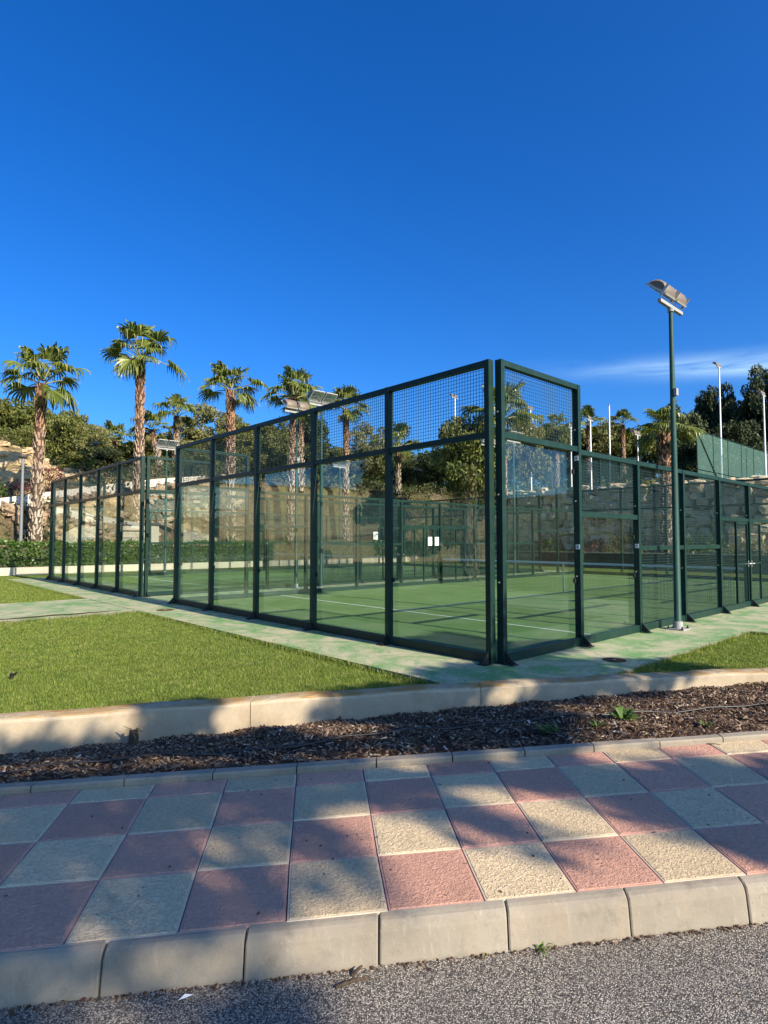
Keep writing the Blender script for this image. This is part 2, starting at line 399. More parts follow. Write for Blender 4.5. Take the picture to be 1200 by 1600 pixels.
# --- plants
def foliage(name, a, b, c, tr=.25, rough=.6):
    m = Mt(name, a, rough, spec=.3)
    k = m.ramp(m.rnd(), [(0, a), (.5, b), (1, c)])
    k = m.mix(m.math('MULTIPLY', m.rnd(False), .35), k, tuple(x * .62 for x in b))
    k = m.mix(m.ramp(m.noise(.7, 4, .6), [(.4, 0), (.62, .4)]), k, a)
    m.col(k); m.translucent(tr, (1.1, 1.1, .5)); return m.m
M['pine'] = foliage('pine_needles', (.05, .07, .016), (.15, .165, .038), (.26, .25, .065))
M['pine_dark'] = foliage('dark_needles', (.018, .030, .012), (.045, .062, .019), (.085, .10, .03), .14)
M['olive'] = foliage('pale_needles', (.09, .10, .034), (.20, .195, .065), (.31, .285, .11))
M['hedge'] = foliage('hedge_leaves', (.030, .065, .012), (.065, .13, .022), (.12, .19, .035), .2, .4)
M['shrub'] = foliage('shrub_leaves', (.04, .055, .017), (.085, .10, .03), (.15, .15, .055), .2)
M['purple'] = foliage('purple_leaves', (.05, .018, .02), (.13, .035, .045), (.24, .08, .075), .2)
M['scrub'] = foliage('dry_scrub', (.07, .06, .025), (.17, .13, .06), (.28, .22, .11), .15)
M['weed'] = foliage('weed_leaves', (.05, .11, .02), (.10, .18, .03), (.17, .25, .05), .3)
M['frond'] = foliage('palm_fronds', (.055, .09, .017), (.16, .20, .036), (.35, .33, .09), .32, .34)
M['frond_dry'] = foliage('dry_fronds', (.13, .10, .04), (.22, .18, .07), (.33, .27, .12), .2)
M['petiole'] = Mt('frond_stalk', (.20, .20, .06), .5).m
def bark(name, a, b, sc=6):
    m = Mt(name, a, .9, spec=.15)
    m.col(m.mix(m.ramp(m.noise(sc, 7, .7, m.pos((1, 1, .4))), [(.35, 0), (.65, 1)]), a, b)); m.bump(m.noise(sc * 3, 5, .7, m.pos((1, 1, .35))), .9, .05); return m.m
M['bark'] = bark('pine_bark', (.12, .085, .06), (.055, .04, .03))
def palm_bark(name, lo, hi, dark):
    m = Mt(name, lo, .9, spec=.15)
    tc = m.n.new('ShaderNodeTexCoord'); sp = m.n.new('ShaderNodeSeparateXYZ'); m.l.new(tc.outputs['Generated'], sp.inputs[0])
    hgt = m.math('ADD', sp.outputs[2], m.math('MULTIPLY', m.math('SUBTRACT', m.noise(1.2, 3), .5), .3))
    c = m.ramp(hgt, [(.45, lo), (.8, hi), (1, tuple(x * .85 for x in hi))])
    c = m.mix(m.ramp(m.rnd(), [(0, 0), (.4, .2), (1, .9)]), c, dark)
    m.col(c); m.bump(m.noise(30, 4, .7, m.pos((1, 1, .3))), .5, .02); return m.m
M['boots'] = palm_bark('palm_boots', (.50, .42, .32), (.38, .205, .12), (.19, .12, .075))
M['palm_core'] = palm_bark('palm_trunk_bark', (.10, .075, .055), (.10, .05, .03), (.035, .025, .018))
def stone_mat(name, a, b, c):
    m = Mt(name, a, .9, spec=.2)
    k = m.ramp(m.rnd(False), [(0, a), (.5, b), (1, c)])
    k = m.mix(m.ramp(m.noise(4, 7, .7), [(.4, 0), (.68, .65)]), k, tuple(x * .55 for x in a))
    m.col(k); m.bump(m.noise(9, 6, .7), .8, .05); return m.m
M['stone'] = stone_mat('wall_stone', (.52, .42, .27), (.66, .54, .36), (.34, .26, .17))
M['ochre'] = stone_mat('ochre_rock', (.50, .37, .21), (.60, .46, .28), (.40, .28, .15))
M['rock'] = stone_mat('bank_rock', (.30, .215, .14), (.40, .29, .185), (.19, .135, .09))
M['stone_joint_wall_shade'] = soil('stone_joint_wall_shade', (.10, .08, .055), (.055, .045, .03), 5)  # dark joints of the stone wall, and painted shade on the low wall

# ------------------------------------------------------------------ terrain and the ground sheets
def sst(x): x = np.clip(x, 0, 1); return x * x * (3 - 2 * x)
WALL_V, WALL_U = 29.0, 20.4          # the stone retaining wall: plane v = 29 for u below 20.4
def hz(x, y):
    """height of the hillside"""
    x = np.asarray(x, float); y = np.asarray(y, float)
    dx, dy = x - C0.x, y - C0.y
    u = dx * UD.x + dy * UD.y; v = dx * VD.x + dy * VD.y
    hl = np.clip(3.3 + .2 * v, 1.4, 5.7)
    w = .2 + .8 * (1 - sst((v + 1.0) / 8.0))
    zl = -.7 + (hl + .7) * sst((u - 30.2) / 1.2) + 4.6 * w * sst((u - 34) / 4.5) + .10 * np.clip(u - 38, 0, 45) + .03 * np.clip(u - 83, 0, 200)
    zl = np.where(u < 30.2, -.7, zl)
    bank = -.7 + 5.9 * sst((v - 27.6) / 10.5)
    terr = np.where(v > WALL_V + .15, 4.75, -.7)
    t = sst((u - (WALL_U - .4)) / 1.2)
    zv = terr * (1 - t) + bank * t + .075 * np.clip(v - 40, 0, 60) + .02 * np.clip(v - 100, 0, 200)
    z = np.maximum(zl, zv)
    z = np.where((u > 24) & (v > 24), np.maximum(z, -.7 + 6.2 * sst((np.hypot(np.clip(u - 24, 0, 99), np.clip(v - 24, 0, 99)) - 6) / 8)), z)
    cl = sst((u - 33.8) / 1.0) * (1 - sst((u - 39) / 3)) * (v < 14) * (u < 45)
    z = z + cl * (.35 * np.sin(x * 1.9 + 1.3 * np.sin(y * 1.1)) * np.cos(y * 1.7) + .22 * np.abs(np.sin(x * 3.7 + y * 2.1)) + .15 * np.sin(z * 5))
    n = np.sin(x * .9 + y * .5) * np.cos(y * .8 - x * .3) * .16 + np.sin(x * 2.3 - y * 1.7) * .07
    return np.where(z > -.5, z + n * np.clip((z + .5), 0, 1), z)
def hzs(x, y): return float(hz(x, y))

us = np.concatenate([np.arange(-160, -12, 6.), np.arange(-12, 18, 1.2), np.arange(18, 46, .55), np.arange(46, 90, 2.), np.arange(90, 260, 9.)])
vs = np.concatenate([np.arange(-160, -14, 6.), np.arange(-14, 24, 1.0), np.arange(24, 28.9, .6), np.arange(28.9, 42, .5), np.arange(42, 90, 2.), np.arange(90, 300, 9.)])
UU, VV = np.meshgrid(us, vs, indexing='ij')
GX = C0.x + UU * UD.x + VV * VD.x; GY = C0.y + UU * UD.y + VV * VD.y
GZ = hz(GX, GY)
nu, nv = UU.shape
idx = np.arange(nu * nv).reshape(nu, nv)
F = np.stack([idx[:-1, :-1], idx[1:, :-1], idx[1:, 1:], idx[:-1, 1:]], -1).reshape(-1, 4)[:, ::-1]
put('hillside', np_mesh('hillside', np.stack([GX, GY, GZ], -1).reshape(-1, 3), F, M['hill'], True), kind='structure')
b = MB(); b.add([(-900, -900, -.9), (900, -900, -.9), (900, 900, -.9), (-900, 900, -.9)], [(0, 1, 2, 3)])
put('ground', b.mesh('ground', M['ground']), kind='structure')

def kb(x): return 2.390 + .1575 * x          # foot of the road kerb
def l0(x): return 2.478 + .1594 * x          # tiles meet the kerb
def l4(x): return 3.9907 + .189 * x          # tiles meet the edging
def wb(x): return 6.449 + .2509 * x - .0083 * x * x if abs(x) < 9 else 6.449 + .2509 * x - .0083 * 81 - .149 * (abs(x) - 9)
def wf(x): return wb(x) - .25
ZS, ZR, ZL = .106, -.05, -.055
def strip(name, f0, f1, z0, z1, xs, mat, ny=1):
    V, Fc = [], []
    for x in xs:
        for k in range(ny + 1):
            t = k / ny; a, bb = f0(x), f1(x); za = z0(x) if callable(z0) else z0; zb = z1(x) if callable(z1) else z1
            V.append((x, a + (bb - a) * t, za + (zb - za) * t))
    m = ny + 1
    for i in range(len(xs) - 1):
        for k in range(ny): Fc.append((i * m + k, (i + 1) * m + k, (i + 1) * m + k + 1, i * m + k + 1))
    bb = MB(); bb.add(V, Fc); return bb.mesh(name, mat)
xs = np.linspace(-60, 60, 61)
put('road', strip('road', lambda x: -7.5 + .157 * x, lambda x: kb(x) + .06, ZR, ZR, xs, M['asphalt']), kind='structure')
put('far_verge', strip('far_verge', lambda x: -60, lambda x: -7.5 + .157 * x, -.02, -.02, xs, M['lawn']), kind='structure')
# lawn sheet: from the low wall to the banks
lp = [(x, wb(x) - .06) for x in np.linspace(-40, 40, 33)]
far = [uvp(-24, 30), uvp(31, 30), uvp(31, -20)]
b = MB(); V = [(x, y, ZL) for x, y in lp] + [(40, 34, ZL), (far[0].x, far[0].y, ZL), (far[1].x, far[1].y, ZL), (far[2].x, far[2].y, ZL)]
b.add(V, [tuple(range(len(V)))]); put('lawn', b.mesh('lawn', M['lawn']), kind='structure')

# court apron and the two crossing paths: butted boxes with their own edges
def clip_wall(V):
    """the slab stops against the back of the low wall"""
    out = []; f = lambda p: p.y - (wb(p.x) - .03)
    for i, p in enumerate(V):
        q = V[(i + 1) % len(V)]; a, c = f(p), f(q)
        if a >= 0: out.append(p)
        if (a >= 0) != (c >= 0): out.append(p.lerp(q, a / (a - c)))
    return out
def slab(name, u0, u1, v0, v1, top=0.0, jag=0.0):
    b = MB()
    n = 40; rg = np.random.default_rng(int(abs(u0 * 100 + v1 * 7)) + 3)
    ring = []
    for (a, c) in (((u0, v0), (u1, v0)), ((u1, v0), (u1, v1)), ((u1, v1), (u0, v1)), ((u0, v1), (u0, v0))):
        L = math.hypot(c[0] - a[0], c[1] - a[1]); m = max(2, int(L / .18))
        for i in range(m):
            t = i / m; ring.append((a[0] + (c[0] - a[0]) * t + rg.normal() * jag, a[1] + (c[1] - a[1]) * t + rg.normal() * jag))
    V = [uvp(p[0], p[1], top) for p in ring]
    V = clip_wall(V); m = len(V)
    b.add(V, [tuple(range(m))[::-1]])
    b.cur = 1
    V2 = V + [Vector((p.x, p.y, -.45)) for p in V]
    b.add(V2, [(i, (i + 1) % m, m + (i + 1) % m, m + i) for i in range(m)])
    return put(name, b.mesh(name, M['slab'], M['slab_edge']), kind='structure')
slab('court_apron', -1.33, 23.7, -1.33, 21.6, 0, .007)
slab('path', 9.05, 12.85, -30, -1.345, -.004, .007)
slab('path', -26, -1.345, 5.55, 9.0, -.004, .007)

# ------------------------------------------------------------------ pavement: tiles, kerb stones, edging stones
pave = put('pavement', strip('pavement', lambda x: l0(x) - .02, lambda x: l4(x) + .05, ZS - .022, ZS - .022, xs, M['bedding']), kind='structure')
ROW = [((-.385, 2.405), (.4032, .0672)), ((-.44, 2.83), (.4090, .0655)), ((-.485, 3.244), (.4130, .0727)), ((-.537, 3.684), (.4195, .0779)), ((-.559, 3.887), (.4214, .0806))]
def corner(i, k):
    (x, y), (sx, sy) = ROW[k]; return Vector((x + sx * i, y + sy * i, 0))
def tile_mesh(P, thick, cream, seed):
    rg = random.Random(seed); c = sum(P, Vector()) / 4
    gap = .0035
    Q = [p + (c - p).normalized() * gap for p in P]
    rim = [p + (c - p).normalized() * .011 for p in Q]
    fld = [p + (c - p).normalized() * .016 for p in Q]
    dz = rg.uniform(-.002, .002); tx, ty = rg.uniform(-.004, .004), rg.uniform(-.004, .004)
    def lift(p, z): return (p.x - c.x, p.y - c.y, z + (p.x - c.x) * tx + (p.y - c.y) * ty + dz)
    b = MB()
    V = [lift(p, -.02) for p in Q] + [lift(p, -.002) for p in Q] + [lift(p + (c - p).normalized() * .002, 0) for p in Q] + [lift(p, 0.0003) for p in rim] + [lift(p, .0028) for p in fld]
    b.cur = 1
    for a in range(3):
        b.add(V, [(a * 4 + i, a * 4 + (i + 1) % 4, a * 4 + 4 + (i + 1) % 4, a * 4 + 4 + i) for i in range(4)])
    b.cur = 0
    b.add(V[12:], [(i, (i + 1) % 4, 4 + (i + 1) % 4, 4 + i) for i in range(4)] + [(4, 5, 6, 7)])
    return b.mesh('tile', M['tile_cream'] if cream else M['tile_pink'], M['tile_rim'] if cream else M['rim_pink']), c
for k in range(4):
    for i in range(-22, 26):
        P = [corner(i, k), corner(i + 1, k), corner(i + 1, k + 1), corner(i, k + 1)]
        me, c = tile_mesh(P, .02, (i + k) % 2 == 0, i * 7 + k)
        put('tile', me, pave, (c.x, c.y, ZS))
# road kerb
kerb = put('kerb', strip('kerb', lambda x: kb(x) + .02, lambda x: l0(x) + .03, ZR - .2, ZS - .03, np.linspace(-12, 13, 26), M['bedding']), kind='structure')
JX = [-1.60 - .515 * k for k in range(14, 0, -1)] + [-1.565, -1.036, -.53, -.02, .503, 1.033, 1.58] + [1.58 + .545 * k for k in range(1, 18)]
for j in range(len(JX) - 1):
    rg = random.Random(j); b = MB(); x0, x1 = JX[j] + .0035, JX[j + 1] - .0035
    cx = (x0 + x1) / 2; cy = kb(cx)
    n = 5; prof = [(0.000, ZR - .15), (0.002, ZR + .01), (.022, ZS - .045), (.031, ZS - .022), (.045, ZS - .010), (.062, ZS - .004), (l0(0) - kb(0) - .004, ZS - .001), (l0(0) - kb(0) - .004, ZR - .15)]
    V = []; xx = [x0, x0 + .006, x1 - .006, x1]
    for q, x in enumerate(xx):
        ins = .004 if q in (0, 3) else 0
        top = l0(x) - kb(x) - (l0(0) - kb(0))
        dx0 = (x - (JX[j] if q < 2 else JX[j + 1]))
        for r, (py, pz) in enumerate(prof):
            f = py / .09
            # joints lean with the block: the top end sits a little to the side
            V.append((x - cx - .02 * f * 0, kb(x) + py + (top if r > 4 else 0) + (ins if r < 5 else 0) - cy, pz - (ins if 3 <= r <= 6 else 0) + rg.uniform(-.001, .001)))
    m = len(prof); Fc = []
    for q in range(3):
        for r in range(m): Fc.append((q * m + r, (q + 1) * m + r, (q + 1) * m + (r + 1) % m, q * m + (r + 1) % m))
    Fc += [tuple(range(m))[::-1][::-1], tuple(range(3 * m, 4 * m))[::-1]]
    b.add(V, Fc); o = put('kerb_stone', b.mesh('kerb_stone', M['kerb']), kerb, (cx, cy + rg.uniform(-.003, .003), 0), (rg.uniform(-.008, .008), 0, rg.uniform(-.004, .004)))
# garden edging behind the tiles
edg = put('edging', strip('edging', lambda x: l4(x) + .01, lambda x: l4(x) + .07, ZS - .1, ZS + .01, np.linspace(-9, 9, 19), M['bedding']), kind='structure')
ex = [-9.6 + .512 * k for k in range(38)]
off = -.559 - .003 - min(ex, key=lambda q: abs(q + .56))
for j in range(len(ex) - 1):
    rg = random.Random(100 + j); x0, x1 = ex[j] + off + .004, ex[j + 1] + off - .004; cx = (x0 + x1) / 2; cy = l4(cx)
    prof = [(0, -.12), (0, .030), (.008, .041), (.072, .043), (.08, .036), (.08, -.12)]
    V = []
    for x in (x0, x1):
        for py, pz in prof: V.append((x - cx, l4(x) + py - cy + .002, ZS + pz + rg.uniform(-.0015, .0015)))
    m = len(prof); b = MB()
    b.add(V, [(r, m + r, m + (r + 1) % m, (r + 1) % m) for r in range(m)] + [tuple(range(m)), tuple(range(m, 2 * m))[::-1]])
    put('edging_stone', b.mesh('edging_stone', M['kerb']), edg, (cx, cy, rg.uniform(-.002, .002)), (rg.uniform(-.01, .01), 0, 0))

# ------------------------------------------------------------------ planting bed and the low wall
def bed_far(x): return -.215 + .024 * max(-5, min(6, x))
def bed_h(x, t):
    z0 = ZS + .012; z1 = bed_far(x)
    return z0 + (z1 - z0) * (t ** 1.15) + .018 * math.sin(x * 3.1 + t * 5) * math.sin(t * 3.1416) + .012 * math.sin(x * 9 + t * 13)
bx = np.linspace(-12, 12, 97); V, Fc = [], []
NB = 16
for x in bx:
    y0, y1 = l4(x) + .078, wf(x) + .03
    for k in range(NB + 1):
        t = k / NB; V.append((x, y0 + (y1 - y0) * t, bed_h(x, t)))
for i in range(len(bx) - 1):
    for k in range(NB):
        a = i * (NB + 1) + k; Fc.append((a, a + NB + 1, a + NB + 2, a + 1))
b = MB(); b.add(V, Fc, True); put('planting_bed', b.mesh('planting_bed', M['soil']), kind='structure')
n = 42000
cx_ = rng.uniform(-4.6, 6.5, n); t = rng.uniform(0, 1, n) ** .9
bh = np.vectorize(bed_h)(cx_, t)
y0 = 3.9907 + .189 * cx_ + .09; y1 = np.vectorize(wf)(cx_) + .0
C = np.stack([cx_, y0 + (y1 - y0) * t, bh + rng.uniform(.002, .02, n)], 1)
L = rng.gamma(3, .010, n).clip(.010, .07); wdt = L * rng.uniform(.16, .45, n); th = rng.uniform(.002, .006, n)
yaw = rng.uniform(0, 6.283, n); pit = rng.normal(0, .38, n); rol = rng.normal(0, .5, n)
dx = np.stack([np.cos(yaw) * np.cos(pit), np.sin(yaw) * np.cos(pit), np.sin(pit)], 1)
sd = np.stack([-np.sin(yaw), np.cos(yaw), np.zeros(n)], 1); nn = np.cross(dx, sd)
sd = sd * np.cos(rol)[:, None] + nn * np.sin(rol)[:, None]; nn = np.cross(dx, sd)
Vc = []
for (a, c, e) in ((-1, -1, 0), (1, -.6, 0), (1, .7, 0), (-1, 1, 0), (-.9, -.6, 1), (.9, -.5, 1), (.8, .5, 1), (-.95, .7, 1)):
    Vc.append(C + dx * (L * a / 2)[:, None] + sd * (wdt * c / 2)[:, None] + nn * (th * e)[:, None])
Vc = np.stack(Vc, 1).reshape(-1, 3)
base = np.arange(n)[:, None] * 8
F = np.concatenate([base + np.array(f)[None] for f in ((4, 5, 6, 7), (0, 1, 5, 4), (1, 2, 6, 5), (2, 3, 7, 6), (3, 0, 4, 7))])
o = put('bark_mulch', np_mesh('bark_mulch', Vc, F, M['chips']), kind='stuff')
tag(o, 'brown bark chips spread over the bed between the edging and the low wall', 'mulch')

wall = empty('garden_wall', (0, 0, 0), 0, 'low weathered concrete wall along the mulch bed holding up the lawn', 'wall')
WX = [-12, -8.2, -4.6, -1.3, 1.04, 4.6, 8.2, 12]
for j in range(len(WX) - 1):
    rg = random.Random(j + 50); b = MB(); xx = np.linspace(WX[j] + .004, WX[j + 1] - .004, 26); V = []; Fc = []
    prof = [(0, -.9), (.0, -.03), (.012, -.006), (.035, .004), (.12, .009), (.225, .003), (.245, -.012), (.25, -.9)]
    cx = (WX[j] + WX[j + 1]) / 2; cy = wf(cx)
    for x in xx:
        w1, w2 = .006 * math.sin(x * 5.1), .006 * math.sin(x * 7.7 + 1)
        for r, (py, pz) in enumerate(prof):
            V.append((x - cx, wf(x) + py - cy + (rg.gauss(0, .0025) if 0 < r < 7 else 0), .03 + pz + (w1 + rg.gauss(0, .002) if 0 < r < 7 else 0)))
    m = len(prof)
    for i in range(len(xx) - 1):
        for r in range(m):
            b.cur = 1 if 2 <= r <= 5 else 0
            b.add([], []); Fc.append((i * m + r, (i + 1) * m + r, (i + 1) * m + (r + 1) % m, i * m + (r + 1) % m)); 
    k0 = len(b.F); b.V.extend(V); b.n += len(V)
    for q, f in enumerate(Fc):
        r = q % m; b.F.append(f); b.mi.append(1 if 2 <= r <= 4 else 0); b.sm.append(False)
    for f in (tuple(range(m)), tuple(range((len(xx) - 1) * m, len(xx) * m))[::-1]): b.F.append(f); b.mi.append(0); b.sm.append(False)
    put('wall_segment', b.mesh('wall_segment', M['wall'], M['wall_cap']), wall, (cx, cy, 0))

# ------------------------------------------------------------------ grass blades on the lawn
def grass(npts):
    out = []; tot = 0
    pool = []
    while tot < npts:
        m = 400000
        y = 5.2 + (rng.uniform(0, 1, m) ** 1.9) * 22; x = rng.uniform(-1, 1, m) * (y * .78 + 1.8)
        okc = (y > 6.449 + .2509 * x - .0083 * x * x)
        dx_, dy_ = x - C0.x, y - C0.y; u = dx_ * UD.x + dy_ * UD.y; v = dx_ * VD.x + dy_ * VD.y
        okc &= ~((u > -1.32 + rng.normal(0, .015, m)) & (u < 23.72) & (v > -1.32 + rng.normal(0, .015, m)) & (v < 21.6))
        okc &= ~((u > 9.06) & (u < 12.84) & (v < 0)); okc &= ~((u < -1.2) & (v > 5.56) & (v < 8.99))
        okc &= (u < 27.4) & (v < 26.4)
        p = np.stack([x, y], 1)[okc]; pool.append(p); tot += len(p)
    P = np.concatenate(pool)[:npts]; n = len(P)
    dist = np.hypot(P[:, 0], P[:, 1]); h = rng.gamma(6, .0038, n).clip(.008, .05) * np.where(rng.uniform(size=n) < .03, 1.6, 1)
    w = rng.uniform(.0026, .005, n) * np.clip(dist / 8, 1, 2.6)
    yaw = rng.uniform(0, 6.283, n); lean = rng.uniform(.1, .95, n) * h; la = rng.uniform(0, 6.283, n)
    B = np.stack([P[:, 0], P[:, 1], np.full(n, ZL - .002)], 1)
    s_ = np.stack([np.cos(yaw), np.sin(yaw), np.zeros(n)], 1) * (w / 2)[:, None]
    ld = np.stack([np.cos(la), np.sin(la), np.zeros(n)], 1)
    mid = B + ld * (lean * .35)[:, None]; mid[:, 2] += h * .6
    tip = B + ld * lean[:, None]; tip[:, 2] += h
    V = np.stack([B - s_, B + s_, mid + s_ * .8, tip, mid - s_ * .8], 1).reshape(-1, 3)
    q = np.arange(n)[:, None] * 5
    F = np.concatenate([q + np.array([0, 1, 2]), q + np.array([0, 2, 4]), q + np.array([4, 2, 3])])
    o = put('grass', np_mesh('grass', V, F, M['blades']), kind='stuff'); tag(o, 'short mown green grass growing over the lawn around the courts', 'grass')
grass(470000)

def edge_grass(n):
    e = []
    for (a, c) in (((-1.33, -.6), (-1.33, 5.5)), ((-1.0, -1.33), (9.0, -1.33)), ((12.9, -1.33), (23.7, -1.33)), ((9.05, -9), (9.05, -1.4)), ((-5, 5.55), (-1.4, 5.55))):
        L = math.hypot(c[0] - a[0], c[1] - a[1]); m = int(n * L / 40); t = rng.uniform(0, 1, m); out = np.abs(rng.normal(0, .035, m)) + .004
        ux, vx = a[0] + (c[0] - a[0]) * t, a[1] + (c[1] - a[1]) * t
        if a[0] == c[0]: ux = ux + (-out if a[0] < 10 else out)
        else: vx = vx - out
        e.append(np.stack([C0.x + ux * UD.x + vx * VD.x, C0.y + ux * UD.y + vx * VD.y], 1))
    xw = rng.uniform(-6, 8, n // 2); yw = 6.449 + .2509 * xw - .0083 * xw * xw + np.abs(rng.normal(0, .03, n // 2)) + .005
    uu, vv = (xw - C0.x) * UD.x + (yw - C0.y) * UD.y, (xw - C0.x) * VD.x + (yw - C0.y) * VD.y
    e.append(np.stack([xw, yw], 1)[~((uu > -1.33) & (vv > -1.33))])
    P = np.concatenate(e); P = P[P[:, 1] > 6.449 + .2509 * P[:, 0] - .0083 * P[:, 0] ** 2]; n = len(P); clump = .5 + .5 * np.sin(P[:, 0] * 7 + P[:, 1] * 5) * np.cos(P[:, 0] * 3.1); keep = rng.uniform(size=n) < .25 + .75 * clump; P = P[keep]; n = len(P)
    h = rng.gamma(7, .0085, n); w = rng.uniform(.004, .008, n); yaw = rng.uniform(0, 6.283, n); la = rng.uniform(0, 6.283, n); lean = rng.uniform(.1, .8, n) * h
    B = np.stack([P[:, 0], P[:, 1], np.full(n, ZL)], 1); s_ = np.stack([np.cos(yaw), np.sin(yaw), np.zeros(n)], 1) * (w / 2)[:, None]; ld = np.stack([np.cos(la), np.sin(la), np.zeros(n)], 1)
    mid = B + ld * (lean * .3)[:, None]; mid[:, 2] += h * .6; tip = B + ld * lean[:, None]; tip[:, 2] += h
    V = np.stack([B - s_, B + s_, mid + s_ * .8, tip, mid - s_ * .8], 1).reshape(-1, 3); q = np.arange(n)[:, None] * 5
    o = put('edge_grass', np_mesh('edge_grass', V, np.concatenate([q + np.array([0, 1, 2]), q + np.array([0, 2, 4]), q + np.array([4, 2, 3])]), M['blades']), kind='stuff')
    tag(o, 'taller ragged grass along the edges of the apron and the low wall', 'grass')
edge_grass(26000)

# ------------------------------------------------------------------ padel cages
WIRE = .0046
def wire_mesh_me(name, w, h, pitch=.05, wr=WIRE):
    """welded square mesh in the x-z plane, w by h, from the origin"""
    V, Fq = [], []
    def wire(a, b_, ax):
        k = len(V); r = wr / 2
        for p in (a, b_):
            for s, t in ((-r, -r), (r, -r), (r, r), (-r, r)):
                V.append((p[0] + (s if ax == 'z' else 0), t, p[1] + (s if ax == 'x' else 0)))
        for i in range(4): Fq.append((k + i, k + (i + 1) % 4, k + 4 + (i + 1) % 4, k + 4 + i))
    for i in range(1, int(round(w / pitch))): wire((i * pitch, 0), (i * pitch, h), 'z')
    for i in range(1, int(round(h / pitch))): wire((0, i * pitch), (w, i * pitch), 'x')
    return np_mesh(name, np.array(V), np.array(Fq), M['wire'])
MW = {}
def wmesh(w, h):
    k = (round(w, 2), round(h, 2))
    if k not in MW: MW[k] = wire_mesh_me('wire_mesh', w, h)
    return MW[k]
GP = {}
def gpanel(w, h):
    k = (round(w, 2), round(h, 2))
    if k not in GP:
        b = MB(); b.box((w / 2, 0, h / 2), (w, .010, h)); GP[k] = b.mesh('glass_panel', M['glass'])
    return GP[k]
RL = {}
def rail_me(L, hh, d=.05):
    k = (round(L, 2), hh, d)
    if k not in RL:
        b = MB(); b.box((L / 2, 0, 0), (L, d, hh)); RL[k] = b.mesh('rail', M['steel'])
    return RL[k]
PM = {}
def post_me(h, w=.08, d=.10):
    k = (h, w, d)
    if k not in PM:
        b = MB(); b.box((0, 0, h / 2), (w, d, h)); b.box((0, 0, .008), (w + .05, d + .06, .016)); PM[k] = b.mesh('post', M['steel'])
    return PM[k]
b = MB()                                  # outer foot gusset, outside is local -y
b.add([(-.007, -.05, .012), (-.007, -.19, .012), (-.007, -.19, .03), (-.007, -.05, .17), (.007, -.05, .012), (.007, -.19, .012), (.007, -.19, .03), (.007, -.05, .17)],
      [(0, 1, 2, 3), (7, 6, 5, 4), (0, 4, 5, 1), (1, 5, 6, 2), (2, 6, 7, 3)])
b.box((0, -.13, .007), (.13, .15, .012)); b.tube([(.04, -.17, .01), (.04, -.17, .035)], .011, 6); b.tube([(-.04, -.17, .01), (-.04, -.17, .035)], .011, 6)
FOOT = b.mesh('foot_bracket', M['steel_dark'])
b = MB(); b.tube([(0, 0, 0), (0, -.012, 0)], .013, 6); BOLT = b.mesh('bolt', M['bolt'])
b = MB(); b.box((0, 0, 0), (.09, .03, .07)); CLAMP = b.mesh('clamp', M['steel_dark'])
b = MB(); b.box((0, 0, 0), (.065, .004, .075)); b.cur = 1; b.box((.0, -.003, 0), (.02, .003, .024)); STICK = b.mesh('sticker', M['paper'], M['ink'])

def wall_run(root, O, rz, spec, first_offset=.06, stickers=()):
    """one wall of a cage: O is its start corner, local x runs along it, outside is local -y.
    spec = list of bays (length, height, glass height, [rail heights], mesh spans)"""
    Rz = Matrix.Rotation(rz, 3, 'Z'); O = Vector(O)
    def P(x, y, z): return O + Rz @ Vector((x, y, z))
    xs_ = [0]
    for s in spec: xs_.append(xs_[-1] + s['L'])
    hs_ = [spec[0]['h']] + [max(spec[i - 1]['h'], spec[i]['h']) for i in range(1, len(spec))] + [spec[-1]['h']]
    for i, (x, h) in enumerate(zip(xs_, hs_)):
        xo = x + (first_offset if i == 0 else -first_offset if i == len(xs_) - 1 else 0)
        p = put('post', post_me(h), root, P(xo, -.056, 0), (0, 0, rz))
        put('foot_bracket', FOOT, p, (0, 0, 0))
        for z in ((1.05, 2.2, 3.3) if h > 3.5 else (1.05, 2.2)):
            put('bolt', BOLT, p, (-.0402, .01, z), (0, 0, -math.pi / 2))
        for (si, z) in stickers:
            if si == i: put('sticker', STICK, p, (-.0425, -.01, z), (0, 0, -math.pi / 2))
    for i, s in enumerate(spec):
        x0, x1 = xs_[i] + .04, xs_[i + 1] - .04
        if i == 0: x0 += first_offset
        if i == len(spec) - 1: x1 -= first_offset
        L = x1 - x0
        put('top_rail', rail_me(L, .075, .085), root, P(x0, -.056, s['h'] - .0375), (0, 0, rz))
        put('bottom_rail', rail_me(L, .12, .07), root, P(x0, -.056, .065), (0, 0, rz))
        for z in s.get('rails', ()): put('middle_rail', rail_me(L, .08, .075), root, P(x0, -.056, z), (0, 0, rz))
        if s.get('glass'):
            g = put('glass_panel', gpanel(L + .05, s['glass'] - .05), root, P(x0 - .025, 0, .035), (0, 0, rz))
            for cx in (.02, L + .03):
                for cz in (.95, s['glass'] - .38):
                    put('clamp', CLAMP, g, (cx, -.018, cz))
        for z0, z1 in s.get('mesh', ()): put('wire_mesh', wmesh(L + .04, z1 - z0), root, P(x0 - .02, -.028, z0), (0, 0, rz), kind='stuff')
    return P

